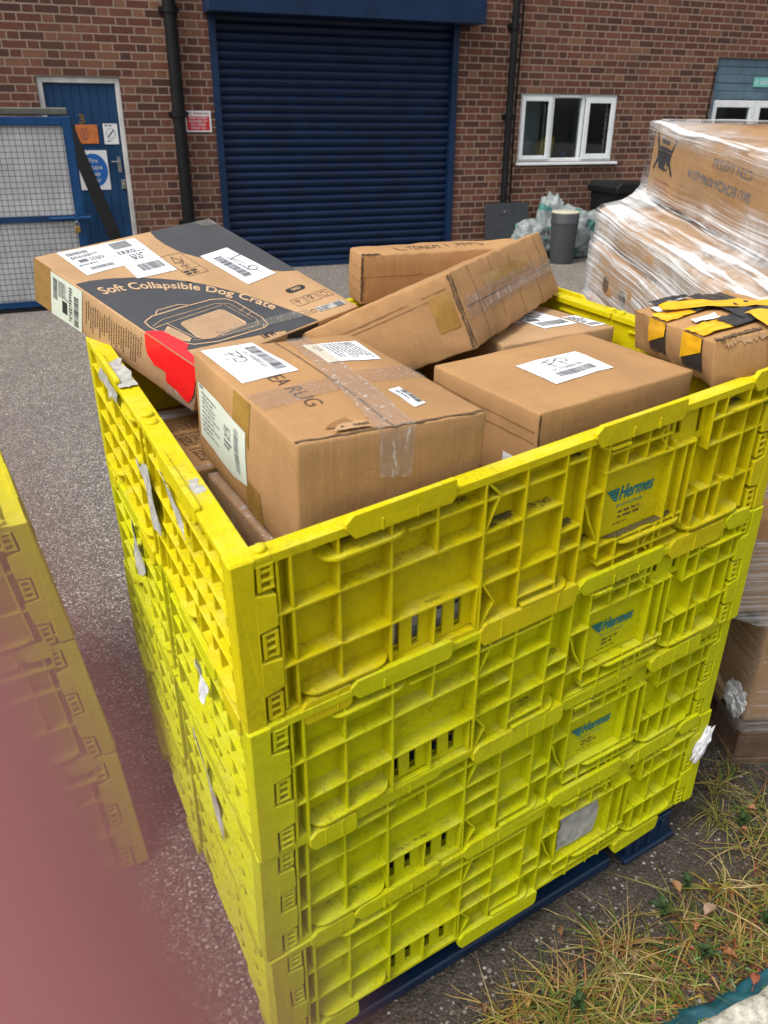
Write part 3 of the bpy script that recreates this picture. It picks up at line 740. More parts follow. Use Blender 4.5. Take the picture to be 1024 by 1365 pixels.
# ------------------------------------------------------------------ cardboard boxes
class Carton:
    def __init__(self, name, label, O, e1, e2, D, mat, group=None, bulge=.004, amp=.0022, seed=0, tapes=True, cat='box', r=.004, crush=.0):
        e1, e2 = V(e1).normalized(), V(e2); e2 = (e2 - e1 * e1.dot(e2)).normalized(); e3 = e1.cross(e2)
        M = Matrix((e1, e2, e3)).transposed().to_4x4(); M.translation = V(O)
        self.D = V(D); self.seed = seed; self.bulge = bulge; self.amp = amp; self.crush = crush
        self.root = empty(name, matrix=M); tag(self.root, label, cat, group)
        self.body = self.make_body('body', mat, r)
    def disp(self, p):
        """outward displacement vector at a point of the box surface (before rounding)"""
        D = self.D; n = V((0, 0, 0)); s = self.seed * 13.7
        for ax in range(3):
            u, v = [k for k in range(3) if k != ax]
            e = 16 * (p[u] / D[u]) * (1 - p[u] / D[u]) * (p[v] / D[v]) * (1 - p[v] / D[v])
            e = max(0, e)
            q = self.bulge * e + self.amp * (noise.noise(V(p) * 9 + V((s, 0, ax * 5))) + .6 * noise.noise(V(p) * 26 + V((s, 3, ax * 5)))) * min(1, e * 3 + .25)
            if abs(p[ax]) < 1e-6: n[ax] -= q
            if abs(p[ax] - D[ax]) < 1e-6: n[ax] += q
        return n
    def surf(self, face, u, v, eps=0.0):
        D = self.D
        if face == 'top': p = V((u, v, D.z)); nn = V((0, 0, 1))
        elif face == 'x0': p = V((0, u, v)); nn = V((-1, 0, 0))
        elif face == 'x1': p = V((D.x, u, v)); nn = V((1, 0, 0))
        elif face == 'y0': p = V((u, 0, v)); nn = V((0, -1, 0))
        c = V([max(0, min(D[i], p[i])) for i in range(3)])
        return p + nn * (self.disp(c).dot(nn) + eps)
    def make_body(self, name, mat, r):
        D = self.D
        ax = []
        for i in range(3):
            L = D[i]; n = max(3, int(L / .022))
            ax.append([0, r * .3, r] + [r + (L - 2 * r) * k / n for k in range(1, n)] + [L - r, L - r * .3, L])
        mb = MB(); idx = {}
        def vert(i, j, k):
            key = (i, j, k)
            if key not in idx:
                p = V((ax[0][i], ax[1][j], ax[2][k]))
                d = self.disp(p)
                q = V([max(r, min(D[t] - r, p[t])) for t in range(3)])
                o = p - q
                if o.length > 1e-9:
                    # rounded edge
                    on = sum(1 for t in range(3) if abs(o[t]) > 1e-9)
                    if on > 1: o = o.normalized() * r
                w = q + o + d
                if self.crush:
                    ed = sum(1 for t in range(3) if p[t] < .03 or p[t] > D[t] - .03)
                    if ed >= 2: w += noise.noise_vector(p * 45 + V((self.seed, 0, 0))) * self.crush
                idx[key] = len(mb.v); mb.v.append(w)
            return idx[key]
        n0, n1, n2 = len(ax[0]), len(ax[1]), len(ax[2])
        for i in range(n0 - 1):
            for j in range(n1 - 1):
                mb.f.append((vert(i, j, 0), vert(i, j + 1, 0), vert(i + 1, j + 1, 0), vert(i + 1, j, 0)))
                mb.f.append((vert(i, j, n2 - 1), vert(i + 1, j, n2 - 1), vert(i + 1, j + 1, n2 - 1), vert(i, j + 1, n2 - 1)))
        for i in range(n0 - 1):
            for k in range(n2 - 1):
                mb.f.append((vert(i, 0, k), vert(i + 1, 0, k), vert(i + 1, 0, k + 1), vert(i, 0, k + 1)))
                mb.f.append((vert(i, n1 - 1, k), vert(i, n1 - 1, k + 1), vert(i + 1, n1 - 1, k + 1), vert(i + 1, n1 - 1, k)))
        for j in range(n1 - 1):
            for k in range(n2 - 1):
                mb.f.append((vert(0, j, k), vert(0, j, k + 1), vert(0, j + 1, k + 1), vert(0, j + 1, k)))
                mb.f.append((vert(n0 - 1, j, k), vert(n0 - 1, j + 1, k), vert(n0 - 1, j + 1, k + 1), vert(n0 - 1, j, k + 1)))
        return mb.build(name, mat, self.root, autosmooth=35)
    # sheet: polygon or quad lying on a face
    def sheet(self, face, pts, name, mat, eps=.0009, n=7, parent=None, wav=0.0):
        mb = MB()
        if len(pts) == 4:
            a, b, c, d = [V((*p, 0)) for p in pts]
            vs = []
            for j in range(n + 1):
                for i in range(n + 1):
                    s, t = i / n, j / n
                    q = a * (1 - s) * (1 - t) + b * s * (1 - t) + c * s * t + d * (1 - s) * t
                    vs.append(self.surf(face, q.x, q.y, eps + (wav * abs(noise.noise(V((q.x * 40, q.y * 40, 1)))) if wav else 0)))
            mb.add(vs, [(j * (n + 1) + i, j * (n + 1) + i + 1, (j + 1) * (n + 1) + i + 1, (j + 1) * (n + 1) + i) for j in range(n) for i in range(n)])
        else:
            # cut the polygon along a fine grid so that it follows the board
            bm = bmesh.new(); bv = [bm.verts.new((*p, 0)) for p in pts]; bm.faces.new(bv)
            xs = [p[0] for p in pts]; ys = [p[1] for p in pts]
            for ax_, lo, hi in ((0, min(xs), max(xs)), (1, min(ys), max(ys))):
                k = lo + .03
                while k < hi:
                    co = V((k, 0, 0)) if ax_ == 0 else V((0, k, 0)); no = V((1, 0, 0)) if ax_ == 0 else V((0, 1, 0))
                    bmesh.ops.bisect_plane(bm, geom=bm.verts[:] + bm.edges[:] + bm.faces[:], plane_co=co, plane_no=no); k += .03
            bmesh.ops.triangulate(bm, faces=bm.faces)
            bm.verts.index_update()
            mb.add([self.surf(face, v.co.x, v.co.y, eps + (wav * abs(noise.noise(v.co * 40)) if wav else 0)) for v in bm.verts], [tuple(v.index for v in f.verts) for f in bm.faces]); bm.free()
        o = mb.build(name, mat, parent or self.root, smooth=True)
        return o
    def ink(self, face, o, xd, yd, eps=.0016):
        o, xd, yd = V((*o, 0)), V((*xd, 0)), V((*yd, 0))
        return Ink(lambda x, y: self.surf(face, *(o + xd * x + yd * y).xy, eps))
    def seam(self, face, p, q, w=.0022, eps=.0006, mat='card_core', name='flap_seam', n=24, rag=.0):
        p, q = V((*p, 0)), V((*q, 0)); d = (q - p); nn = V((-d.y, d.x, 0)).normalized()
        mb = MB(); vs = []
        for i in range(n + 1):
            c = p + d * (i / n); ww = w * (.6 + .8 * random.random()); c += nn * random.uniform(-rag, rag)
            for s in (-1, 1): vs.append(self.surf(face, *(c + nn * ww * s).xy, eps))
        mb.add(vs, [(2 * i, 2 * i + 1, 2 * i + 3, 2 * i + 2) for i in range(n)])
        return mb.build(name, MAT[mat], self.root)

G_BOX = 'cardboard boxes heaped in the topmost crate'
def scribble_H(k, x, y, s):
    k.stroke([(x, y + s), (x + .1 * s, y + .2 * s), (x + .15 * s, y)], .0016); k.stroke([(x, y + .9 * s), (x + .3 * s, y + .75 * s)], .0014)
    k.stroke([(x + .15 * s, y + .1 * s), (x + .8 * s, y + .35 * s), (x + 1.0 * s, y + .3 * s)], .0016)
def loop(k, x, y, rx, ry, w, a0=0, a1=360):
    k.stroke([(x + rx * math.cos(R_(a)), y + ry * math.sin(R_(a))) for a in range(a0, a1 + 1, 20)], w)

# --- large flat printed box
dog = Carton('printed_box', 'large flat brown and charcoal printed box with bright red tape, leaning over the left rim', (-.3753, 1.5184, 1.1187), (.5823, .8101, .0685), (-.7813, .5342, .3228), (.4972, .4927, .1008), MAT['card_pale'], G_BOX, bulge=.0015, amp=.0010, seed=1, r=.003)
arc = [(.002, .361), (.036, .360), (.08, .348), (.126, .329), (.171, .302), (.212, .269), (.249, .229), (.277, .183), (.303, .132), (.327, .079), (.345, .035), (.356, .004)]
dog.sheet('top', arc + [(.252, .004), (.256, .011), (.181, .028), (.113, .042), (.034, .056), (.002, .068)], 'panel_print', MAT['dark_print'], .0005)
dog.sheet('top', [(.307, .4905), (.4955, .4905), (.4955, .191), (.453, .205), (.40, .25), (.345, .31), (.318, .345), (.301, .376), (.294, .424), (.297, .46)], 'panel_print', MAT['dark_print'], .0005)
dog.sheet('y0', [(.256, .004), (.356, .004), (.354, .0985), (.252, .0985)], 'panel_print', MAT['ink'], .0005)
# arched title
s = 'Soft Collapsible Dog Crate'; full = text_mesh(s)[2]
R0 = .299; a0, a1 = R_(85.5), R_(15.5); h = .0265
def arcmap(x, y):
    t = a0 + (a1 - a0) * x
    r = R0 * (1.0 + .055 * math.cos(2 * t) * .6) + y
    return dog.surf('top', r * math.cos(t), r * math.sin(t) * 1.04, .0012)
k = Ink(arcmap)
k.text(s, 0, 0, h, 1.0)
k.text(s, 0.0035, 0, h, 1.0); k.text(s, 0, .0012, h, 1.0); k.text(s, .0035, -.0008, h, 1.0)
k.build('title_print', MAT['tan_print'], dog.root)
# drawing of a soft pet carrier
k = dog.ink('top', (0, 0), (1, 0), (0, 1), .0012)
out = [(.020, .160), (.024, .178), (.051, .188), (.12, .186), (.205, .180), (.235, .168), (.246, .150), (.250, .072), (.240, .046), (.225, .041), (.10, .050), (.050, .066), (.034, .085), (.024, .13)]
k.stroke(out, .0030, True)
k.stroke([(.028, .158), (.06, .168), (.20, .163), (.228, .150), (.235, .075), (.222, .056), (.11, .062), (.06, .078)], .0014)
k.stroke([(.028, .150), (.058, .152), (.069, .083)], .0018); k.stroke([(.058, .152), (.21, .152)], .0014)
k.pg([(.079, .136), (.088, .141), (.190, .141), (.199, .136), (.206, .078), (.198, .068), (.094, .065), (.080, .070), (.073, .083)])
k.pg([(.026, .128), (.052, .143), (.058, .120), (.062, .085), (.050, .078), (.036, .092)])
k.stroke([(.062, .190), (.075, .200), (.13, .198), (.145, .188)], .0022)
k.stroke([(.215, .150), (.222, .078)], .0012); k.stroke([(.245, .12), (.225, .115)], .0012); k.stroke([(.246, .10), (.225, .095)], .0012)
k.build('carrier_drawing', MAT['tan_print'], dog.root)
k = dog.ink('top', (0, 0), (1, 0), (0, 1), .0018)
for i in range(22): k.rect(.080 + i * .0055, .067, .0811 + i * .0055, .139)
for i in range(6): k.stroke([(.030 + i * .005, .094 - i * .002), (.036 + i * .004, .134)], .0008)
k.build('mesh_hatching', MAT['ink_brown'], dog.root)
# small marks on the unprinted band
k = dog.ink('top', (0, 0), (1, 0), (0, 1), .0010)
k.stroke([(.240, .380), (.296, .377), (.293, .280), (.234, .280)], .0010, True)
k.stroke([(.236, .308), (.292, .307)], .0008)
tx, ty = .262, .345
k.stroke([(tx - .012, ty - .004), (tx, ty + .024), (tx + .012, ty - .004), (tx - .012, ty - .004)], .0016); k.stroke([(tx, ty - .004), (tx, ty - .014)], .0016)
k.stroke([(tx + .003, ty - .014), (tx + .008, ty - .010), (tx + .020, ty + .016)], .0014)
k.text('FSC', tx - .010, ty - .026, .0085, .022); k.text('MIX', tx - .006, .311, .0050, .012)
k.lines(.238, .284, .290, .304, 2, .6)
k.build('forest_mark', MAT['ink'], dog.root); k = dog.ink('top', (0, 0), (1, 0), (0, 1), .0010)
k.pg([(.388, .121), (.396, .117), (.442, .119), (.450, .126), (.447, .134), (.440, .137), (.396, .135), (.387, .130)])
k.build('colour_pill', MAT['ink'], dog.root); k = dog.ink('top', (0, 0), (1, 0), (0, 1), .0010)
for i in range(3):
    x = .362 + i * .043
    k.stroke([(x, .068), (x + .036, .066), (x + .037, .093), (x + .001, .095)], .0010, True)
k.stroke([(.371, .084), (.378, .090), (.385, .084), (.371, .084)], .0012); k.stroke([(.378, .084), (.378, .073)], .0012)
k.stroke([(.414, .076), (.428, .076)], .0012); k.stroke([(.416, .088), (.426, .088), (.423, .081), (.421, .076)], .0012); loop(k, .421, .086, .007, .005, .001)
loop(k, .465, .080, .009, .009, .0014, 20, 140); loop(k, .465, .080, .009, .009, .0014, 160, 260); loop(k, .465, .080, .009, .009, .0014, 280, 380)
loop(k, .378, .037, .007, .006, .0013)
k.build('handling_icons', MAT['ink'], dog.root)
k = dog.ink('top', (0, 0), (1, 0), (0, 1), .0010); k.text('18"H', .190, .010, .013, .036, bold=.0006); k.build('size_print', MAT['ink'], dog.root)
k = dog.ink('top', (0, 0), (1, 0), (0, 1), .0015); k.text('GREY', .402, .1225, .0088, .034, bold=.0004); k.build('colour_print', MAT['tan_print'], dog.root)
lb = dog.sheet('top', [(.392, .046), (.480, .040), (.477, .020), (.390, .027)], 'maker_strip', MAT['paper_old'], .0010)
k = dog.ink('top', (.394, .028), (1, -.06), (0, 1), .0016); k.lines(0, 0, .05, .014, 2); k.rect(.055, -.002, .078, .014); k.build('print', MAT['ink_grey'], lb)
# shipping labels
lb = dog.sheet('top', [(.051, .487), (.159, .482), (.141, .380), (.046, .380)][::-1], 'shipping_label', MAT['paper'], .0009)
k = dog.ink('top', (.050, .384), (1, 0), (0.06, 1), .0016)
k.barcode(.006, .078, .060, .090, 34); k.lines(.006, .062, .088, .074, 3); k.rect(.014, .044, .036, .056); k.lines(.042, .042, .09, .058, 3); k.lines(.004, .030, .07, .038, 2); k.barcode(.018, .008, .078, .020, 40); k.rect(.003, .006, .005, .009)
k.build('print', MAT['ink_grey'], lb)
lb = dog.sheet('top', [(.159, .483), (.250, .477), (.233, .315), (.128, .322), (.143, .388)], 'shipping_label', MAT['paper'], .0012)
k = dog.ink('top', (.150, .325), (1, 0), (0.10, 1), .0020)
for i in range(15): k.rect(-.0 + .008 + i * .0034, .122, .0095 + i * .0034, .150)
for i in range(9): k.rect(.008, .123 + i * .0033, .058, .1240 + i * .0033)
k.lines(.004, .096, .075, .112, 3); k.lines(.022, .066, .075, .092, 4); k.barcode(.010, .016, .072, .046, 36)
k.build('print', MAT['ink_grey'], lb)
lb = dog.sheet('top', [(.326, .342), (.331, .192), (.434, .203), (.419, .350)], 'shipping_label', MAT['paper'], .0012)
k = dog.ink('top', (.331, .338), (.04, -1), (1, .06), .0020)
k.barcode(.018, .014, .118, .040, 44); k.text('DC2TB0000', .030, .046, .009, .07)
k.build('print', MAT['ink_grey'], lb)
k = dog.ink('top', (.331, .338), (.04, -1), (1, .06), .0022); scribble_H(k, .034, .052, .040); loop(k, .096, .066, .009, .012, .0018); k.stroke([(.082, .060), (.122, .068)], .0012)
k.build('handwriting', MAT['ink'], lb)
# side: tape, label, printed lines
dog.sheet('x0', [(.4927, .0), (.437, .0), (.437, .1008), (.4927, .1008)], 'corner_tape', MAT['kraft_tape'], .0007)
lb = dog.sheet('x0', [(.436, -.001), (.336, .002), (.336, .098), (.436, .096)], 'shipping_label', MAT['paper_green'], .0010)
k = dog.ink('x0', (.436, 0), (-1, 0), (0, 1), .0017)
k.barcode(.008, .040, .022, .086, 30, vertical=True); k.rect(.038, .020, .054, .048); k.lines(.026, .052, .06, .088, 8); k.barcode(.076, .008, .090, .076, 36, vertical=True); k.lines(.060, .01, .072, .09, 12)
k.build('print', MAT['ink'], lb)
k = dog.ink('x0', (.330, 0), (-1, 0), (0, 1), .0008)
for i in range(24):
    x = .006 + i * .0072; y1 = .086 - random.uniform(0, .012); y = .016 + random.uniform(0, .03)
    while y < y1:
        dl = random.uniform(.002, .007); k.rect(x, y, x + .0022, min(y + dl, y1)); y += dl + .0014
k.build('instruction_print', MAT['ink_brown'], dog.root)
dog.sheet('x0', [(.149, .1006), (.143, .075), (.136, .058), (.116, .045), (.090, .047), (.082, .044), (.080, .027), (.05, .022), (.018, .012), (.010, .020), (.004, .039), (.002, .1006)], 'red_tape', MAT['red_tape'], .0014, wav=.002)
dog.sheet('top', [(.0, .149), (.012, .146), (.031, .134), (.036, .100), (.041, .071), (.024, .058), (.020, .030), (.010, .004), (.0, .002)], 'red_tape', MAT['red_tape'], .0014, wav=.002)
dog.sheet('x0', [(.080, .0), (.002, .0), (.002, .03), (.080, .024)], 'clear_tape', MAT['silver'], .0010)
dog.sheet('top', [(.120, .056), (.365, .026), (.370, .052), (.120, .078)], 'clear_tape', MAT['clear'], .0024)
dog.sheet('top', [(.44, .490), (.4965, .490), (.4965, .455), (.450, .465)], 'clear_tape', MAT['clear'], .0012)

# --- tall box marked as a rug
rug = Carton('rug_box', 'large brown box at the front left of the heap, stamped AREA RUG and labelled FP', (-.1202, .995, 1.0703), (.8749, .4843, -.0076), (-.4838, .8744, .0362), (.304, .4519, .1894), MAT['card'], G_BOX, bulge=.005, amp=.0026, seed=2, r=.005)
k = rug.ink('top', (.058, .322), (.06, -1), (1, .06), .0007)
k.text('AREA RUG', 0, 0, .027, .205); k.build('stamp_print', MAT['ink_brown'], rug.root)
lb = rug.sheet('top', [(.012, .444), (.019, .257), (.122, .272), (.111, .458)], 'shipping_label', MAT['paper'], .0013)
k = rug.ink('top', (.0155, .446), (.03, -1), (1, .08), .0021)
k.barcode(.018, .070, .160, .090, 44); k.text('DC2T0000155', .040, .056, .009, .10); k.build('print', MAT['ink_grey'], lb)
k = rug.ink('top', (.0155, .446), (.03, -1), (1, .08), .0023)
k.stroke([(.046, .050), (.044, .018)], .0019); k.stroke([(.030, .050), (.068, .048)], .0019); k.stroke([(.034, .034), (.062, .036)], .0017)
k.stroke([(.074, .046), (.070, .016)], .0019); k.stroke([(.060, .040), (.076, .049), (.094, .046), (.100, .036), (.090, .027), (.074, .030)], .0019)
k.build('handwriting', MAT['ink'], lb)
lb = rug.sheet('top', [(.184, .403), (.180, .285), (.279, .281), (.289, .398)], 'customs_label', MAT['paper'], .0013)
k = rug.ink('top', (.184, .398), (0, -1), (1, 0), .0021)
k.lines(.006, .030, .108, .092, 9, .45); loop(k, .014, .082, .006, .006, .0016); k.stroke([(.030, .014), (.040, .020), (.044, .012)], .002); loop(k, .02, .016, .005, .005, .0012)
k.build('print', MAT['ink_grey'], lb)
lb = rug.sheet('top', [(.208, .128), (.213, .055), (.236, .062), (.231, .135)], 'small_label', MAT['paper'], .0013)
k = rug.ink('top', (.212, .126), (.05, -1), (1, .05), .0021); k.barcode(.006, .010, .060, .019, 26); k.lines(.006, .002, .05, .008, 1); k.build('print', MAT['ink'], lb)
rug.seam('top', (.150, .0), (.150, .452), .0016)
rug.sheet('top', [(.122, -.001), (.182, -.001), (.215, .450), (.172, .450)], 'clear_tape', MAT['silver'], .0022, n=16, wav=.003)
rug.sheet('y0', [(.124, .120), (.176, .112), (.181, .1895), (.122, .1895)], 'clear_tape', MAT['silver'], .0016, n=10, wav=.002)
rug.sheet('top', [(.004, .200), (.006, .130), (.150, .160), (.150, .215)], 'clear_tape', MAT['clear'], .0012, n=8)
rug.sheet('top', [(.20, .235), (.20, .165), (.302, .170), (.302, .236)], 'clear_tape', MAT['clear'], .0012, n=8)
rug.sheet('x0', [(.240, .118), (.170, .116), (.170, .188), (.240, .188)], 'brown_tape', MAT['kraft_tape'], .0008)
rug.sheet('x0', [(.196, .001), (.130, .001), (.130, .060), (.196, .060)], 'brown_tape', MAT['kraft_tape'], .0008)
lb = rug.sheet('x0', [(.430, .044), (.250, .036), (.186, .048), (.182, .139), (.232, .141), (.300, .146), (.428, .143)], 'shipping_label', MAT['paper_green'], .0014)
k = rug.ink('x0', (.428, .040), (-1, 0), (0, 1), .0022)
k.barcode(.196, .016, .214, .090, 34, vertical=True); k.text('DC2', .150, .060, .020, .030); k.lines(.146, .040, .184, .056, 2); k.lines(.02, .02, .12, .096, 9, .35); k.rect(.01, .098, .03, .102); k.stroke([(.025, .090), (.035, .090), (.028, .070)], .001)
k.build('print', MAT['ink_grey'], lb)
# crushed lip with an open dark flap edge along the near top edge
rug.seam('top', (.0, .006), (.304, .004), .0024, .0010, rag=.002)
rug.sheet('top', [(.055, .030), (.105, .028), (.100, .060), (.080, .052)], 'torn_ply', MAT['card_dark'], .0014, wav=.004)
rug.sheet('top', [(.060, .012), (.120, .010), (.112, .034), (.075, .030)], 'torn_flap', MAT['card_pale'], .004, wav=.004)
rug.seam('top', (.075, .022), (.118, .020), .003, .0052, rag=.002)

# --- lower FP box
fp = Carton('wide_box', 'wide plain brown box labelled FP beside the front rim, right of the rug box', (.2424, 1.2287, .9871), (.8226, .5681, .0255), (-.5686, .8213, .0453), (.384, .275, .24), MAT['card'], G_BOX, bulge=.006, amp=.0032, seed=3, r=.005)
lb = fp.sheet('top', [(.107, .174), (.111, .075), (.254, .076), (.259, .176)][::-1], 'shipping_label', MAT['paper'], .0015)
k = fp.ink('top', (.112, .078), (1, 0), (0, 1), .0023); k.barcode(.030, .014, .118, .034, 40); k.text('DC2T0000180', .034, .040, .009, .075); k.build('print', MAT['ink_grey'], lb)
k = fp.ink('top', (.112, .078), (1, 0), (0, 1), .0025)
k.stroke([(.050, .082), (.056, .054)], .0017); k.stroke([(.040, .078), (.068, .086)], .0016); k.stroke([(.046, .066), (.066, .072)], .0015)
k.stroke([(.074, .082), (.080, .052)], .0017); k.stroke([(.068, .076), (.086, .086), (.100, .078), (.094, .066), (.078, .068)], .0017)
k.build('handwriting', MAT['ink'], lb)
fp.sheet('x0', [(.2, .03), (.02, .02), (.02, .10), (.2, .11)], 'brown_tape', MAT['kraft_tape'], .0010)
lb = fp.sheet('y0', [(.262, .132), (.300, .134), (.300, .172), (.262, .170)], 'small_label', MAT['paper'], .0014)
fp.sheet('y0', [(.02, .08), (.20, .08), (.20, .13), (.02, .13)], 'brown_tape', MAT['kraft_tape'], .0010)
lb = fp.sheet('x0', [(.070, .120), (.040, .118), (.040, .148), (.070, .150)], 'small_label', MAT['paper'], .0016)
for h_ in (.205, .185): fp.seam('x0', (.005, h_), (.268, h_ + .006), .0012, .0006, 'card_dark', 'crease')
fp.seam('y0', (.003, .236), (.003, .05), .0018, .001, rag=.001)

# --- box standing tilted across the heap
tilt = Carton('dented_box', 'dented brown box lying tilted across the heap with tape round its ribbed end', (.1772, 1.5581, 1.2393), (.4569, .8891, .026), (-.7991, .4231, -.4272), (.56, .40, .1543), MAT['card'], G_BOX, bulge=.004, amp=.0035, seed=4, r=.004, crush=.004)
# end face folds and tapes lie on y0 (towards the right); long side is x0
for u in (.08, .19, .30, .42, .49): tilt.seam('y0', (u, .002), (u + .012, .152), .0012, .0007, 'card_dark', 'crease')
tilt.seam('y0', (.0, .080), (.558, .074), .0014, .0007, 'card_core')
tilt.sheet('y0', [(.02, .055), (.556, .050), (.556, .098), (.02, .100)], 'clear_tape', MAT['clear'], .0014, n=14, wav=.002)
tilt.sheet('y0', [(.10, .062), (.53, .060), (.54, .080), (.10, .077)], 'tape_wrinkle', MAT['silver'], .0030, n=14, wav=.004)
tilt.sheet('y0', [(.14, .090), (.40, .086), (.40, .118), (.14, .120)], 'brown_tape', MAT['kraft_tape'], .0009, n=10)
tilt.seam('x0', (.003, .004), (.003, .150), .0026, .0016, rag=.0012)
tilt.seam('y0', (.003, .004), (.003, .150), .0020, .0016, rag=.0012)
for h0, dd in ((.118, .0), (.128, .0)): tilt.seam('x0', (.01, h0), (.38, h0 - .01), .0014, .0007, 'card_dark', 'crease')
tilt.sheet('x0', [(.06, .05), (.012, .05), (.012, .12), (.06, .12)], 'brown_tape', MAT['kraft_tape'], .0009)

# --- long box at the back
back = Carton('long_box', 'long narrow brown box stencilled on top, highest at the back of the heap', (-.0628, 1.9598, 1.236), (.9266, .3761, .0026), (-.3743, .9214, .1047), (.45, .0837, .1163), MAT['card'], G_BOX, bulge=.003, amp=.003, seed=5, r=.005, crush=.003)
k = back.ink('top', (.10, .018), (1, .0), (0, 1), .0010); k.stroke([(.0, .034), (.004, .004), (.026, .002)], .003); k.text('TDNLM', .030, .006, .022, .085)
k.stroke([(.135, .034), (.139, .006), (.158, .004)], .003); k.text('PPPO', .162, .008, .022, .075); k.build('stencil_print', MAT['ink_brown'], back.root)
back.seam('y0', (.003, .01), (.003, .112), .0030, .0016, rag=.002); back.seam('top', (.0, .004), (.05, .004), .004, .0016, rag=.003)
back.seam('y0', (.0, .066), (.45, .060), .0010, .0006, 'card_dark', 'crease')
for h in (.03, .055, .085): back.seam('x0', (.002, h), (.082, h + .004), .0008, .0006, 'card_dark', 'crease')

# --- box with hazard tape
haz = Carton('taped_box', 'crumpled brown box bound with amber and black hazard tape at the right rim', (.597, 1.429, 1.206), (.972, .165, .165), (-.1655, .985, -.0385), (.215, .3285, .0836), MAT['card'], G_BOX, bulge=.004, amp=.005, seed=6, r=.003, crush=.004)
def band(c, face, pts, mat, eps, wav=.005): return c.sheet(face, pts, 'hazard_tape', MAT[mat], eps, n=10, wav=wav)
for u0, u1 in ((.245, .175), (.105, .035)):
    band(haz, 'x0', [(u0, .02), (u1, .02), (u1, .0836), (u0, .0836)], 'hazard_k', .0016, .002)
    band(haz, 'x0', [(u0 + .006, .012 + .02), (u1, .058), (u1, .0836), (u0, .0836)], 'hazard_y', .0034, .002)
    band(haz, 'top', [(-.001, u1), (.075, u1 + .01), (.07, u0 + .005), (-.001, u0)], 'hazard_y', .0034)
    band(haz, 'top', [(.065, u1 + .005), (.13, u1 + .02), (.12, u0 + .02), (.06, u0 + .0)], 'hazard_k', .0050)
band(haz, 'top', [(.10, .05), (.17, .04), (.18, .30), (.11, .31)], 'hazard_k', .0062, .008)
band(haz, 'top', [(.02, .235), (.19, .10), (.214, .155), (.04, .300)], 'hazard_y', .0085, .008)
band(haz, 'top', [(.03, .285), (.11, .285), (.11, .325), (.03, .325)], 'hazard_k', .0100, .008)
band(haz, 'y0', [(.10, .03), (.165, .03), (.165, .0836), (.10, .0836)], 'hazard_k', .0016, .002)
band(haz, 'y0', [(.10, .012), (.165, .052), (.165, .0836), (.10, .0836)], 'hazard_y', .0032, .002)
band(haz, 'top', [(.10, -.001), (.165, -.001), (.175, .08), (.11, .09)], 'hazard_y', .0112, .006)
lb = haz.sheet('top', [(.012, .24), (.05, .235), (.055, .29), (.02, .295)], 'paper_scrap', MAT['paper'], .0060, wav=.004)
haz.sheet('top', [(.03, .12), (.075, .112), (.08, .145), (.035, .15)], 'paper_scrap', MAT['paper'], .0052, wav=.004)
haz.seam('top', (.004, .002), (.10, .012), .005, .0030, rag=.005); haz.seam('y0', (.02, .078), (.10, .080), .004, .0024, 'card_pale', 'torn_ply', rag=.006)

# --- flat labelled box under the tilted one
lab = Carton('labelled_box', 'brown box with a row of white labels, low behind the FP box', (.2420, 1.6500, .985), (.8421, .5393, .0), (-.5293, .8484, .004), (.325, .345, .238), MAT['card_pale'], G_BOX, bulge=.003, amp=.002, seed=7, r=.006)
for (u0, u1, v0, v1) in ((.055, .155, .12, .20), (.162, .262, .055, .235), (.272, .318, .02, .12)):
    lb = lab.sheet('top', [(u0, v0), (u1, v0), (u1, v1), (u0, v1)], 'shipping_label', MAT['paper'], .0012)
    k = lab.ink('top', (u0, v0), (1, 0), (0, 1), .0019); w_, h_ = u1 - u0, v1 - v0
    k.lines(.05 * w_, .45 * h_, .95 * w_, .92 * h_, 7, .5); k.rect(.1 * w_, .32 * h_, .4 * w_, .42 * h_); k.barcode(.1 * w_, .08 * h_, .9 * w_, .26 * h_, 34); k.build('print', MAT['ink_grey'], lb)

# --- boxes low on the left
prt = Carton('instruction_box', 'brown box covered in instruction text, wedged low under the red taped box', (-.3780, 1.3640, .72), (.8421, .5393, 0), (-.4800, .8772, 0), (.36, .385, .33), MAT['card'], G_BOX, bulge=.004, amp=.002, seed=8, r=.006)
for r, (t_, y) in enumerate((('NOTICE:', .030), ('INSTRUCTION:', .115), ('PRODUCT MATERIAL:', .205))):
    k = prt.ink('top', (.060, .030), (1, 0), (0, 1), .0010)
    k.text(t_, .0, y + .040, .0075, .0075 * len(t_), bold=.0004); k.lines(.0, y - .020, .25, y + .034, 8, .35)
    k.build('paragraph_print', MAT['ink_brown'], prt.root)
lb = prt.sheet('top', [(.045, .300), (.185, .296), (.185, .350), (.045, .352)], 'small_label', MAT['paper'], .0012)
prt.sheet('top', [(.0, -.001), (.20, -.001), (.20, .022), (.0, .022)], 'clear_tape', MAT['silver'], .0012, n=12, wav=.002)
xb = Carton('sealed_box', 'brown box under the rug box, its long edge sealed with wrinkled clear tape', (-.1190, .9830, .66), (.8749, .4843, 0), (-.4843, .8749, 0), (.315, .415, .403), MAT['card'], G_BOX, bulge=.003, amp=.002, seed=9, r=.006)
xb.sheet('top', [(-.001, -.0), (.040, -.0), (.040, .412), (-.001, .412)], 'clear_tape', MAT['silver'], .0010, n=18, wav=.003)
xb.sheet('x0', [(.412, .355), (.0, .350), (.0, .4035), (.412, .4035)], 'clear_tape', MAT['silver'], .0012, n=18, wav=.003)
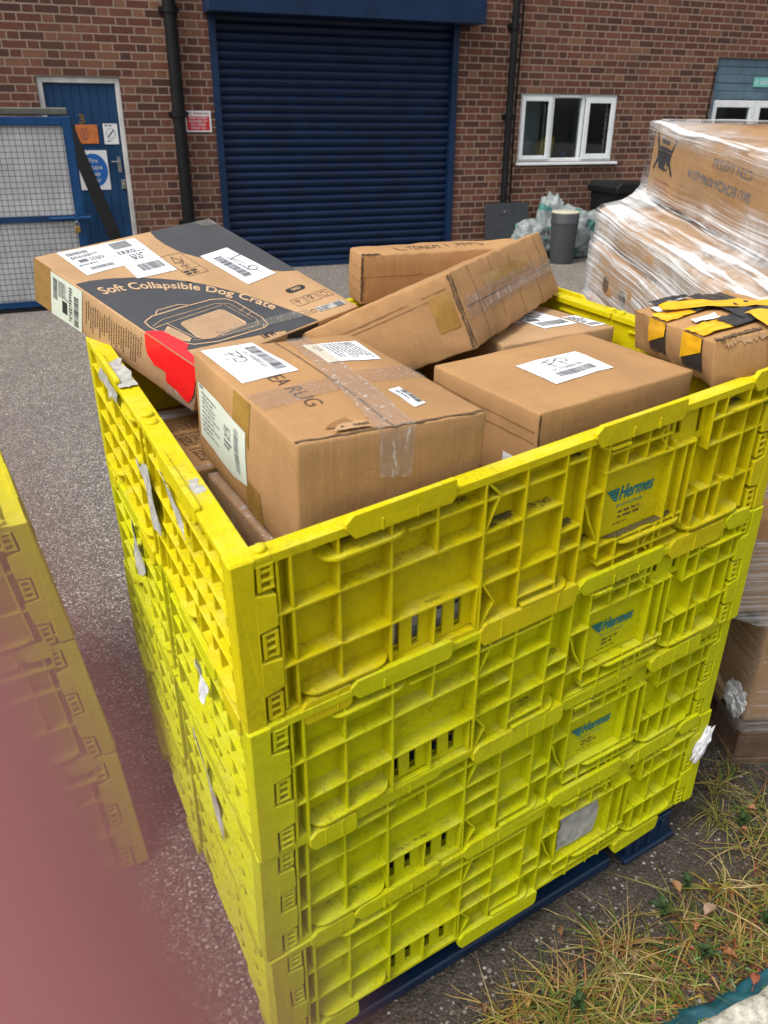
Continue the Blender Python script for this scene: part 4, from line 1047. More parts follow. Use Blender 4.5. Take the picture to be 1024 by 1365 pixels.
for u0 in (.10, .165, .225):
    lb = xb.sheet('y0', [(u0, .19), (u0 + .055, .19), (u0 + .055, .36), (u0, .36)], 'shipping_label', MAT['paper'], .0012)
    k = xb.ink('y0', (u0, .19), (1, 0), (0, 1), .0019); k.barcode(.006, .045, .05, .075, 16); k.lines(.004, .09, .05, .16, 6); k.build('print', MAT['ink_grey'], lb)

# ------------------------------------------------------------------ brick building
YAW = .37440434
BN = V((-math.sin(YAW), math.cos(YAW), 0)); BD = V((math.cos(YAW), math.sin(YAW), 0)); W0 = 9.588
BM = Matrix.Translation(BN * W0) @ Matrix.Rotation(YAW, 4, 'Z')
bld = empty('brick_building', matrix=BM)
tag(bld, 'long red brown brick industrial unit with a blue roller shutter across the yard', 'building')
def slab_with_holes(mb, x0, x1, z0, z1, y0, y1, holes):
    xs = sorted({x0, x1} | {q for h in holes for q in h[:2]}); zs_ = sorted({z0, z1} | {q for h in holes for q in h[2:]})
    solid = lambda i, k: 0 <= i < len(xs) - 1 and 0 <= k < len(zs_) - 1 and not any(h[0] <= (xs[i] + xs[i + 1]) / 2 <= h[1] and h[2] <= (zs_[k] + zs_[k + 1]) / 2 <= h[3] for h in holes)
    for i in range(len(xs) - 1):
        for k in range(len(zs_) - 1):
            if not solid(i, k): continue
            a, b, c, d = xs[i], xs[i + 1], zs_[k], zs_[k + 1]
            mb.add([(a, y0, c), (b, y0, c), (b, y0, d), (a, y0, d)], [(0, 1, 2, 3)])
            mb.add([(a, y1, c), (b, y1, c), (b, y1, d), (a, y1, d)], [(3, 2, 1, 0)])
            for di, dk, q in ((-1, 0, [(a, c), (a, d)]), (1, 0, [(b, c), (b, d)]), (0, -1, [(a, c), (b, c)]), (0, 1, [(a, d), (b, d)])):
                if not solid(i + di, k + dk):
                    (p, r), (s, t) = q
                    mb.add([(p, y0, r), (s, y0, t), (s, y1, t), (p, y1, r)], [(0, 1, 2, 3)])
DOOR = (.08, .868, -.02, 1.945); SHUT = (1.80, 4.62, -.02, 2.62); WIN = (5.49, 6.885, 1.105, 1.872); ENT = (8.34, 10.3, -.02, 2.32)
mb = MB(); slab_with_holes(mb, -4, 16, -.02, 6.5, 0, .3, [DOOR, SHUT, WIN, ENT]); mb.build('wall', MAT['brick'], bld, recalc=True)
def part(name, mat, fn, parent=None, **kw):
    m = MB(); fn(m); return m.build(name, MAT[mat], parent or bld, **kw)
# roller shutter
def curtain(m):
    x0, x1 = 1.86, 4.56; z = .035; p = .0845; prof = []
    n = int(2.62 / p)
    for i in range(n):
        for t, d in ((0, .0), (.10, -.006), (.3, -.019), (.5, -.023), (.7, -.018), (.86, -.006), (.93, .004)): prof.append((z + (i + t) * p, d))
    vs = []
    for zz, d in prof: vs += [(x0, .06 + d, zz), (x1, .06 + d, zz)]
    m.add(vs, [(2 * i, 2 * i + 1, 2 * i + 3, 2 * i + 2) for i in range(len(prof) - 1)])
sh = part('roller_shutter', 'navy_slat', curtain, autosmooth=50)
part('bottom_bar', 'navy', lambda m: m.box((1.865, .02, .0), (4.555, .085, .05)), sh, bevel=.004)
for x in (1.80, 4.55): part('guide_rail', 'navy', lambda m: (m.box((x, -.035, 0), (x + .07, .1, 2.62))), sh, bevel=.004)
part('shutter_box', 'navy', lambda m: m.box((1.755, -.30, 2.53), (4.81, -.002, 2.95)), sh, bevel=.008)
part('shutter_back', 'room_dark', lambda m: m.box((1.80, .12, 0), (4.62, .13, 2.62)), sh)
# blue door
dr = part('door', 'blue_door', lambda m: [m.box((.135 + i * .0852, .055 - .003 * (i % 2) * 0, .015), (.135 + i * .0852 + .0838, .095, 1.885)) for i in range(8)], bevel=.004)
part('door_frame', 'white_paint', lambda m: (m.box((.082, .02, 0), (.134, .12, 1.943)), m.box((.818, .02, 0), (.866, .12, 1.943)), m.box((.134, .021, 1.888), (.818, .119, 1.942))), dr, bevel=.004)
part('door_back', 'room_dark', lambda m: m.box((.09, .10, 0), (.86, .105, 1.93)), dr)
part('door_handle', 'steel', lambda m: (m.box((.752, .046, 1.06), (.786, .055, 1.21)), m.tube([(.769, .05, 1.165), (.769, .012, 1.165), (.690, .010, 1.167)], .008, 8)), dr, bevel=.003)
part('door_lock', 'steel', lambda m: (m.box((.765, .035, .90), (.81, .055, .99)), m.tube([(.79, .036, .945), (.79, .02, .945)], .012, 10)), dr, bevel=.003)
k = Ink(lambda x, y: V((.425 + x, .0545, 1.525 + y))); k.text('3', 0, 0, .085, .055, bold=.004); k.build('door_number', MAT['brass'], dr)
# window
wf = MB()
def frame(m, x0, x1, z0, z1, t, y0, y1):
    m.box((x0, y0, z0), (x0 + t, y1, z1)); m.box((x1 - t, y0, z0), (x1, y1, z1)); m.box((x0 + t, y0 + .001, z0), (x1 - t, y1 - .001, z0 + t)); m.box((x0 + t, y0 + .001, z1 - t), (x1 - t, y1 - .001, z1))
win = part('window', 'white_pvc', lambda m: (frame(m, 5.492, 6.883, 1.107, 1.870, .045, .03, .10), m.box((5.945, .031, 1.152), (5.978, .099, 1.825)), m.box((6.373, .031, 1.152), (6.415, .099, 1.825))), bevel=.004)
part('casement', 'white_pvc', lambda m: frame(m, 5.518, 5.935, 1.135, 1.835, .048, .010, .029), win, bevel=.004)
part('casement', 'white_pvc', lambda m: frame(m, 6.420, 6.858, 1.135, 1.835, .062, .010, .029), win, bevel=.004)
part('vent', 'white_pvc', lambda m: (m.box((6.03, .012, 1.833), (6.33, .029, 1.858))), win, bevel=.004)
part('sill', 'white_pvc', lambda m: (m.box((5.47, -.05, 1.074), (6.945, .10, 1.104))), win, bevel=.006)
for a, b in ((5.56, 5.89), (5.975, 6.376), (6.475, 6.80)): part('pane', 'glass', lambda m: m.box((a, .06, 1.15), (b, .066, 1.83)), win)
def room(m, x0, x1, z0, z1, d):
    P = [(x0, .31, z0), (x1, .31, z0), (x1, .31, z1), (x0, .31, z1), (x0, d, z0), (x1, d, z0), (x1, d, z1), (x0, d, z1)]
    m.add(P, [(4, 5, 6, 7), (0, 1, 5, 4), (3, 7, 6, 2), (0, 4, 7, 3), (1, 2, 6, 5)])
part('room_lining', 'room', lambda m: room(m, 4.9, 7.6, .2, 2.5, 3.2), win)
part('added_panel', 'pane_panel', lambda m: (m.box((5.3, .62, .9), (6.14, .64, 2.3)), m.box((6.66, .60, .9), (6.74, .62, 2.2))), win)  # pale panels added behind the glass so the panes look less black
part('inner_jamb', 'room_dark', lambda m: (m.box((6.16, .5, .3), (6.5, .56, 2.3)), m.box((6.62, .42, .3), (6.74, .46, 2.3))), win)
tag(empty('caution_board', matrix=BM @ Matrix.Translation((5.60, .16, 1.13))), 'small yellow caution board standing inside the left window pane', 'board')
cb = bpy.data.objects['caution_board']
part('board', 'yellow_thing', lambda m: m.prism([(-.045, 0), (.045, 0), (.045, .19), (-.045, .19)], lambda x, z: V((x, 0, z)), lambda x, z: V((x, .006, z))), cb)
k = Ink(lambda x, y: V((x, -.001, y))); k.stroke([(-.02, .10), (0, .14), (.02, .10)], .008, True); k.lines(-.03, .03, .03, .08, 3); k.build('board_print', MAT['ink'], cb)
tag(empty('plastic_bottle', matrix=BM @ Matrix.Translation((5.62, .26, 1.11))), 'clear bottle standing behind the yellow caution board inside the window', 'bottle')
part('bottle_body', 'sheet', lambda m: m.lathe([(.05, 0), (.052, .2), (.05, .28), (.018, .34), (.018, .37)], n=16), bpy.data.objects['plastic_bottle'], smooth=True)
tag(empty('yellow_tub', matrix=BM @ Matrix.Translation((6.09, .34, 1.11))), 'yellow tub on the inner window ledge behind the middle pane', 'tub')
part('tub_body', 'yellow_thing', lambda m: m.prism([(-.10, 0), (.10, 0), (.13, .28), (-.07, .24)], lambda x, z: V((x, 0, z)), lambda x, z: V((x, .14, z))), bpy.data.objects['yellow_tub'], bevel=.01)
tag(empty('blue_cup', matrix=BM @ Matrix.Translation((6.27, .20, 1.11))), 'small blue cup on the window ledge', 'cup')
part('cup_body', 'sign_blue', lambda m: m.lathe([(.035, 0), (.045, .10), (.04, .10), (.032, .008)], n=16), bpy.data.objects['blue_cup'], smooth=True)
part('inner_ledge', 'white_pvc', lambda m: m.box((5.45, .11, 1.085), (6.92, .42, 1.108)), win)
# entrance
ent = part('cladding_panel', 'clad', lambda m: [m.box((8.342, .03 + .004 * (i % 2), 1.842 + i * .0955), (10.298, .08, 1.842 + i * .0955 + .0925)) for i in range(5)], bevel=.006)
part('edge_trim', 'clad', lambda m: m.box((8.342, .0, 0), (8.385, .1, 1.84)), ent, bevel=.004)
for x0, x1 in ((8.39, 9.12), (9.13, 9.86)):
    e = part('entrance_door', 'white_pvc', lambda m: frame(m, x0, x1, .02, 1.832, .085, .03, .09), bevel=.005)
    part('pane', 'glass', lambda m: m.box((x0 + .08, .055, .1), (x1 - .08, .061, 1.75)), e)
    part('hinge', 'steel', lambda m: [m.tube([(x0 + .02, .025, z), (x0 + .02, .025, z + .09)], .012, 8) for z in (.3, 1.0, 1.5)], e)
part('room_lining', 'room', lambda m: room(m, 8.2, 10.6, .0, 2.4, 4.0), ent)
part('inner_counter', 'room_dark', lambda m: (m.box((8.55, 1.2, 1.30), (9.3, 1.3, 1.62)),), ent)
part('notice', 'paper', lambda m: m.box((8.62, .044, 1.36), (8.98, .046, 1.56)), ent)
# rainwater pipes and cable
def pipe(x, r, z1):
    p = part('drainpipe', 'black_plastic', lambda m: (m.tube([(x, -.07, .05), (x, -.07, z1)], r, 14)), autosmooth=40)
    for z in (.55, 1.62, 2.55, 3.6): part('bracket', 'black_plastic', lambda m: (m.tube([(x, -.07, z - .03), (x, -.07, z + .03)], r * 1.22, 14), m.box((x - r * 1.6, -.05, z - .02), (x + r * 1.6, -.002, z + .02))), p, autosmooth=40)
pipe(1.415, .062, 6.3); pipe(5.30, .043, 6.3)
part('cable', 'black_plastic', lambda m: m.tube([(5.42 + .01 * math.sin(z * 3), -.012, z) for z in [.3 + .2 * i for i in range(28)]], .009, 6))
part('cable', 'black_plastic', lambda m: m.tube([(8.30, -.012, .2), (8.29, -.012, 1.0), (8.285, -.012, 1.6), (8.30, -.03, 2.15), (8.34, -.02, 2.20)], .010, 6))

# ------------------------------------------------------------------ signs
def sign(name, label, x, z, w, h, y=-.004, mat='sign_white'):
    o = empty(name, matrix=BM @ Matrix.Translation((x, y, z))); tag(o, label, 'sign')
    part('plate', mat, lambda m: m.box((0, -.003, 0), (w, .003, h)), o)
    return o
def ink_on(o, mat, fn, name='print', e=0.0):
    k = Ink(lambda x, y: V((x, -.0036 - e, y))); fn(k); return k.build(name, MAT[mat], o)
s1 = sign('no_parking_sign', 'white and red no parking sign on the brick between the drainpipe and the roller shutter', 1.480, 1.448, .275, .202)
ink_on(s1, 'sign_red', lambda k: k.rect(.018, .014, .257, .150), 'red_field')
ink_on(s1, 'ink_red', lambda k: k.text('NO PARKING', .018, .163, .026, .24, bold=.001), 'heading')
def f(k):
    for i, t in enumerate(('24HR ACCESS', 'REQUIRED AT', 'ALL TIMES', 'THANK YOU')): k.text(t, .1375, .124 - i * .032, .020, .021 * len(t) * .82, bold=.001, align='c')
ink_on(s1, 'sign_white', f, 'wording', .0006)
s2 = sign('no_parking_sign', 'small white and red no parking sign beside the entrance, just above the wrapped pallet', 7.985, 1.405, .225, .197)
ink_on(s2, 'sign_red', lambda k: k.rect(.014, .012, .211, .150), 'red_field')
ink_on(s2, 'ink_red', lambda k: k.text('NO PARKING', .014, .160, .024, .197, bold=.001), 'heading')
def f(k):
    for i, t in enumerate(('24HR ACCESS', 'REQUIRED AT', 'ALL TIMES', 'THANK YOU')): k.text(t, .1125, .124 - i * .032, .018, .017 * len(t) * .82, align='c')
ink_on(s2, 'sign_white', f, 'wording', .0006)
DY = .0505
s3 = sign('escape_sign', 'white square sign with a blue disc reading Fire escape keep clear, on the blue door', .36, .895, .295, .38, DY)
def f(k): k.pg([(.148 + .138 * math.cos(t), .19 + .160 * math.sin(t)) for t in [2 * PI * i / 40 for i in range(40)]])
ink_on(s3, 'sign_blue', f, 'disc')
for i, t in enumerate(('Fire', 'escape', 'keep', 'clear')):
    ink_on(s3, 'sign_white', lambda k: k.text(t, .150, .262 - i * .062, .044, (.088, .165, .110, .118)[i], bold=.0012, align='c'), 'wording', .0006)
s4 = sign('prohibition_sign', 'small white notice with a slanting black mark near the handle of the blue door', .650, 1.332, .142, .192, DY)
def f(k):
    k.stroke([(.045, .07), (.10, .13)], .012); loop(k, .071, .10, .045, .048, .004); k.lines(.02, .165, .12, .185, 1); k.lines(.03, .02, .11, .04, 1)
ink_on(s4, 'ink', f)
s5 = sign('wooden_plaque', 'faded orange plaque with a red emblem on the blue door', .385, 1.338, .210, .176, DY, 'sign_orange')
def f(k):
    loop(k, .075, .088, .040, .055, .010)
    for a in range(0, 360, 60): k.stroke([(.075, .088), (.075 + .034 * math.cos(R_(a)), .088 + .05 * math.sin(R_(a)))], .012)
ink_on(s5, 'ink_red', f, 'emblem')
s6 = sign('exit_sign', 'pale green emergency exit sign on the blue grey panel above the entrance', 9.005, 1.995, .40, .112, .022, 'sign_green')
def f(k):
    k.text('EXIT', .11, .03, .05, .15); k.stroke([(.03, .02), (.05, .05), (.045, .085)], .012); k.stroke([(.03, .06), (.07, .065)], .01); k.stroke([(.32, .056), (.37, .056)], .014); k.stroke([(.35, .08), (.375, .056), (.35, .03)], .012)
ink_on(s6, 'sign_white', f)

# ------------------------------------------------------------------ mesh gate at the left
P0 = V((-3.468, 7.326, 0)); gd = V((.904, .427, 0)).normalized()
GM = Matrix.Translation(P0) @ Matrix.Rotation(math.atan2(gd.y, gd.x), 4, 'Z')
cage = empty('mesh_cage', matrix=GM); tag(cage, 'blue framed wire mesh cage with a dirty white sheet behind the mesh', 'cage')
X0, X1, ZT = -.75, .845, 1.60
def fr_(m):
    for x in (X0, X1 - .075): m.box((x, 0, .02), (x + .075, .05, ZT))
    for z in (.03, .755, ZT - .075): m.box((X0 + .075, .002, z), (X1 - .075, .048, z + (.055 if z < 1 else .07)))
part('frame', 'blue_steel', fr_, cage, bevel=.005)
def mesh(m):
    x = X0 + .09
    while x < X1 - .08: m.box((x, -.006, .08), (x + .0042, -.0018, ZT - .07)); x += .047
    z = .10
    while z < ZT - .07: m.box((X0 + .07, -.010, z), (X1 - .07, -.0062, z + .0042)); z += .047
part('wire_mesh', 'mesh_wire', mesh, cage)
part('backing_sheet', 'sheet', lambda m: m.box((X0 + .06, .030, .07), (X1 - .06, .036, ZT - .03)), cage)
part('top_bar', 'grey_bar', lambda m: m.box((X0 - .1, .06, ZT + .005), (X1 - .01, .16, ZT + .065)), cage, bevel=.01)
part('side_frame', 'blue_steel', lambda m: (m.box((X1 - .05, .055, .02), (X1, .6, .07)), m.box((X1 - .045, .56, .07), (X1 - .005, .61, 1.2))), cage, bevel=.004)
part('base_rail', 'black_plastic', lambda m: m.box((X0 - .05, -.03, .0), (X1 - .05, .06, .022)), cage)
part('latch', 'blue_steel', lambda m: (m.tube([(X1 - .30, -.02, .785), (X1 + .05, -.02, .785)], .014, 8), m.box((X1 - .09, -.035, .75), (X1 - .06, -.001, .82))), cage)
pl = part('padlock', 'brass', lambda m: m.box((X1 - .10, -.045, .66), (X1 - .055, -.022, .715)), cage, bevel=.005)
part('shackle', 'steel', lambda m: m.tube([(X1 - .092, -.033, .71), (X1 - .092, -.033, .745), (X1 - .078, -.033, .757), (X1 - .064, -.033, .745), (X1 - .064, -.033, .71)], .005, 8), pl)
# dark beam leaning against the gate
mb = MB(); o = empty('leaning_board', matrix=BM @ Matrix.Translation((.72, -.55, 0))); tag(o, 'black board leaning sideways across the blue door behind the mesh cage', 'board')
part('plank', 'black_plastic', lambda m: m.bar((.02, 0, 0), (-.46, .32, 1.62), .125, .03, (0, 1, 0)), o, bevel=.004)

# ------------------------------------------------------------------ things by the wall
o = empty('square_board', matrix=BM @ Matrix.Translation((5.33, -.22, 0)) @ Matrix.Rotation(R_(-9), 4, 'X')); tag(o, 'dark square board with rounded corners leaning on the bricks under the drainpipe', 'board')
def rr(w, h, r): return [(x + r * math.cos(R_(a)), z + r * math.sin(R_(a))) for x, z, s in ((w - r, h - r, 0), (r, h - r, 90), (r, r, 180), (w - r, r, 270)) for a in (s, s + 30, s + 60, s + 90)]
part('panel', 'panel_dark', lambda m: m.prism(rr(.60, .66, .05), lambda x, z: V((x - .3, 0, z)), lambda x, z: V((x - .3, .03, z))), o, bevel=.004, recalc=True)
part('bolt', 'steel', lambda m: m.tube([(-.04, -.006, .56), (-.04, .001, .56)], .012, 10), o)
o = empty('waste_bin', matrix=BM @ Matrix.Translation((5.80, -.72, 0))); tag(o, 'dark grey round bin standing in front of the bulging sacks', 'bin')
part('bin_body', 'bin_grey', lambda m: m.lathe([(.135, 0), (.14, .02), (.162, .46), (.168, .465), (.168, .50), (.163, .51), (.168, .57), (.16, .585), (.15, .58), (.14, .50)], n=32), o, autosmooth=40)
part('bin_liner', 'bin_top', lambda m: m.lathe([(.158, .575), (.168, .592), (.160, .602), (.10, .585), (.02, .575)], n=32), o, smooth=True)
def sack(label, c, dims, seed, mats=('sack', 'sack_green')):
    o = empty('rubble_sack', matrix=BM @ Matrix.Translation(c)); tag(o, label, 'sack', 'woven sacks by the wall')
    bm = bmesh.new(); bmesh.ops.create_icosphere(bm, subdivisions=5, radius=1); mb = MB(); vs = []
    for v in bm.verts:
        p = v.co.copy(); q = V((math.copysign(abs(p.x) ** .7, p.x), math.copysign(abs(p.y) ** .7, p.y), math.copysign(abs(p.z) ** .75, p.z)))
        s = V((seed, 0, 0)); n = noise.noise(q * 1.7 + s) * .22 + noise.noise(q * 4 + s) * .12 + (1 - abs(noise.noise(V((q.x * 3, q.y * 3, q.z * 9)) + s)) * 2) * .05
        q = q * (1 + n); vs.append(V((q.x * dims[0], q.y * dims[1], max(.003, dims[2] + q.z * dims[2]))))
    mb.add(vs, [tuple(v.index for v in f.verts) for f in bm.faces]); 
    b = mb.build('sack_body', MAT[mats[0]], o, smooth=True)
    b.data.materials.append(MAT[mats[1]])
    for p_ in b.data.polygons:
        c_ = p_.center
        if noise.noise(V((c_.x * 7, c_.y * 3, c_.z * 8 + seed))) > .36: p_.material_index = 1
    bm.free()
sack('bulging white woven sack with green print between the grey bin and the black wheeled bin', (6.15, -.38, 0), (.33, .22, .29), 1.3)
sack('slumped grey white sack on the ground left of the grey bin', (5.60, -.30, 0), (.21, .18, .22), 4.1)
sack('tall white sack with a green seam standing against the bricks behind the grey bin', (5.93, -.20, 0), (.17, .12, .36), 7.7)
o = empty('wheeled_bin', matrix=BM @ Matrix.Translation((6.72, -.60, 0))); tag(o, 'black wheeled bin with a closed lid below the right end of the window', 'bin')
def wb(m):
    m.prism([(-.30, .0), (.30, .0), (.34, .80), (-.34, .80)], lambda x, z: V((x, -.26, z)), lambda x, z: V((x, .26, z)))
part('bin_body', 'black_plastic', wb, o, bevel=.02, seg=3, recalc=True)
part('lid', 'black_plastic', lambda m: m.prism([(-.37, .79), (.37, .79), (.37, .84), (.30, .90), (-.30, .92), (-.37, .86)], lambda x, z: V((x, -.32, z)), lambda x, z: V((x, .30, z))), o, bevel=.02, seg=3, recalc=True)

# ------------------------------------------------------------------ wrapped pallet on the right
G = V((.9938, 1.7569, 0)); wy = R_(93.67); we = V((math.cos(wy), math.sin(wy), 0)); wx = V((math.sin(wy), -math.cos(wy), 0))
wp = Matrix((wx, we, V((0, 0, 1)))).transposed().to_4x4(); wp.translation = G
pal = empty('wooden_pallet', matrix=wp); tag(pal, 'dark wooden pallet under the film wrapped load on the right', 'pallet')
for i, x in enumerate((.0, .43, .88)):
    for y in (.0, .54, 1.06): part('block', 'wood', lambda m: m.box((x, y, .022), (x + .11, y + .145, .10)), pal, bevel=.003)
for x in (.0, .43, .88): part('bottom_board', 'wood', lambda m: m.box((x - .004, -.004, .001), (x + .114, 1.21, .0215)), pal, bevel=.002)
part('deck_boards', 'wood', lambda m: [m.box((-.008, y, .1235), (1.0, y + .095, .144)) for y in (.0, .13, .26, .41, .55, .69, .83, .97, 1.105)] + [m.box((x, .0, .1005), (x + .11, 1.2, .123)) for x in (.0, .43, .88)], pal, bevel=.002)
part('snapped_slat', 'wood_pale', lambda m: m.bar((-.012, .10, .165), (-.016, .30, .20), .018, .04, (0, 0, 1)), pal, bevel=.002)
GW = 'boxes wrapped on the wooden pallet'
TAN = math.tan(R_(5.2))
def sag(y, z): return -max(0, min(1, (z - .45) / .6)) * (1.33 - y) * TAN
def wbox(label, p, q, mat, seed, yaw=0.0):
    a = V(p); d = V(q) - a; kk = max(0, min(1, (a.z - .45) / .6)); a.z += sag(a.y, a.z)
    M3 = wp.to_3x3() @ Matrix.Rotation(yaw, 3, 'Z') @ Matrix.Rotation(kk * R_(5.2), 3, 'X')
    return Carton('wrapped_box', label, wp @ a, M3 @ V((1, 0, 0)), M3 @ V((0, 1, 0)), d, MAT[mat], GW, bulge=.008, amp=.006, seed=seed, r=.012)
wt = wbox('top brown box of the wrapped load, printed with a bench drawing and long code', (.0, .12, 1.400), (.80, 1.325, 1.628), 'card', 21)
wm = wbox('second box down in the wrapped load, jutting out left under the coded box', (-.175, .15, 1.282), (.70, 1.23, 1.378), 'card_pale', 22, .01)
wl = wbox('third box from the top of the wrapped load, with torn hand holes', (-.195, .14, 1.115), (.72, 1.20, 1.272), 'card', 23, .015)
w4 = wbox('fourth box from the top of the wrapped load, partly hidden by the yellow crates', (-.215, .15, .79), (.78, 1.17, 1.105), 'card_pale', 24)
w6 = wbox('fifth box from the top of the wrapped load, level with the middle crate tiers', (-.10, .03, .495), (.85, 1.16, .78), 'card', 26)
w5 = wbox('lowest brown box of the wrapped load, just above the wooden pallet', (.0, .0, .150), (.95, 1.15, .485), 'card', 25)
# prints on the top box: face x0, seen with u falling to the right
k = wt.ink('x0', (1.12, .095), (-1, 0), (0, 1), .0012)
def bench(k, s):
    k.pg([(.0, .005 * s), (.09 * s, .005 * s), (.09 * s, .07 * s), (.0, .07 * s)])
    k.pg([(-.01 * s, .02 * s), (.10 * s, .02 * s), (.10 * s, .055 * s), (-.01 * s, .055 * s)]); k.stroke([(-.035 * s, .0), (-.012 * s, .03 * s), (-.014 * s, .06 * s), (-.04 * s, .10 * s)], .012); k.stroke([(.125 * s, .0), (.102 * s, .03 * s), (.104 * s, .06 * s), (.13 * s, .10 * s)], .012)
    k.stroke([(-.01 * s, .064 * s), (.10 * s, .064 * s)], .006); k.lines(.0, .075 * s, .095 * s, .095 * s, 1)
bench(k, 1.05); k.build('bench_drawing', MAT['ink'], wt.root)
k = wt.ink('x0', (.36, .150), (1, 0), (0, -1), .0012)
k.text('SKU ECHC24-0766-LGY4', .06, .012, .024, .42, bold=.0006); k.text('CTN 1107553', .08, -.04, .024, .24)
k.build('code_print', MAT['ink_grey'], wt.root)
k = wt.ink('x0', (1.13, .03), (-1, 0), (0, 1), .0012); k.lines(0, 0, .20, .045, 3, .3); k.build('red_print', MAT['ink_red'], wt.root)
k = wl.ink('x0', (.84, .05), (-1, 0), (0, 1), .0014)
for i in range(3):
    k = wl.ink('x0', (.84, .05), (-1, 0), (0, 1), .0014); k.pg([(i * .16 + .032 * math.cos(t), .02 + .024 * math.sin(t)) for t in [2 * PI * j / 16 for j in range(16)]]); k.build('hand_hole', MAT['card_core'], wl.root)
# the film: one hugging skin with waists between the layers
def film():
    # z, x0, x1, y0, y1, layers
    prof = [(.12, -.012, .97, -.012, 1.22, .25), (.16, -.014, .97, -.014, 1.20, .35), (.30, -.016, .97, -.016, 1.18, .22), (.47, -.02, .97, -.018, 1.17, .3), (.50, -.10, .95, .0, 1.18, .5), (.64, -.118, .93, .01, 1.18, .5), (.77, -.120, .93, .02, 1.18, .6), (.80, -.21, .92, .12, 1.185, .7), (.95, -.233, .90, .13, 1.19, .75), (1.09, -.235, .90, .13, 1.19, .8), (1.112, -.215, .90, .12, 1.20, .9),
            (1.13, -.212, .90, .12, 1.215, .9), (1.20, -.214, .90, .12, 1.22, .9), (1.265, -.212, .90, .12, 1.22, .95), (1.280, -.196, .90, .12, 1.235, 1.0), (1.30, -.193, .90, .12, 1.245, 1.0), (1.365, -.194, .90, .12, 1.248, 1.0), (1.382, -.180, .90, .12, 1.245, 1.0), (1.390, -.10, .88, .12, 1.28, 1.0), (1.402, -.045, .86, .12, 1.33, .95), (1.425, -.018, .835, .10, 1.342, .6), (1.46, -.016, .83, .10, 1.342, .16), (1.52, -.016, .83, .10, 1.342, .06), (1.58, -.016, .83, .10, 1.342, .10), (1.630, -.013, .825, .103, 1.338, .8), (1.642, .02, .79, .14, 1.30, .8), (1.645, .20, .62, .35, 1.10, .12), (1.6455, .38, .44, .6, .8, .1)]
    def ring(t, n=24, r=.02):
        z, x0, x1, y0, y1, l = t; P = []
        cs = [(x0, y0), (x0, y1), (x1, y1), (x1, y0)]
        for i in range(4):
            a, b = V((*cs[i], z)), V((*cs[(i + 1) % 4], z)); d = (b - a).normalized()
            for j in range(n): P.append(a + d * r + (b - a - d * 2 * r) * (j / (n - 1)))
        return P
    rows = []; vals = []
    dense = []
    for a, b in zip(prof, prof[1:]):
        m = max(1, int((b[0] - a[0]) / .02))
        for j in range(m): dense.append(tuple(a[q] + (b[q] - a[q]) * j / m for q in range(6)))
    dense.append(prof[-1])
    vs = []; uv = []; lay = []
    for t in dense:
        R = ring(t); per = 0; last = R[0]
        for p in R:
            per += (p - last).length; last = p
            n = noise.noise_vector(V(p) * 5) * .006 + noise.noise_vector(V((p.x * 3, p.y * 3, p.z * 30))) * .003
            vs.append(p + n + V((0, 0, sag(p.y, p.z)))); uv.append((per, t[0])); 
            patch = noise.noise(V((p.x * 2, p.y * 2.2, p.z * 2)))
            lay.append(max(.03, min(1, t[5] + (.25 * patch if t[5] > .2 else 0) + (.5 if p.y < .75 and t[0] > 1.42 and t[0] < 1.47 + .12 * (.75 - p.y) else 0))))
    N = len(R); fs = []
    for i in range(len(dense) - 1):
        for j in range(N): fs.append((i * N + j, i * N + (j + 1) % N, (i + 1) * N + (j + 1) % N, (i + 1) * N + j))
    mb = MB(); mb.add(vs, fs); o = mb.build('stretch_film', MAT['film'], None, smooth=True)
    o.matrix_world = wp
    ul = o.data.uv_layers.new(name='wrap')
    for lp in o.data.loops: ul.data[lp.index].uv = uv[lp.vertex_index]
    at_ = o.data.attributes.new('layers', 'FLOAT', 'POINT')
    for i, v in enumerate(lay): at_.data[i].value = v
    tag(o, 'clear stretch film wound in streaky bands round the pallet load of boxes', 'plastic film')
    return o
fo = film()
# a knotted twist of film on the near corner
bmx = bmesh.new(); bmesh.ops.create_icosphere(bmx, subdivisions=4, radius=1); mb = MB(); vs = []
for v in bmx.verts:
    n = noise.noise(v.co * 2.2) * .5 + noise.noise(v.co * 7) * .3; q = v.co * (1 + n); vs.append(V((-.012 + q.x * .016, .045 + q.y * .045, .20 + q.z * .045)))
mb.add(vs, [tuple(v.index for v in f.verts) for f in bmx.faces]); bmx.free(); mb.build('film_knot', MAT['foil'], fo)

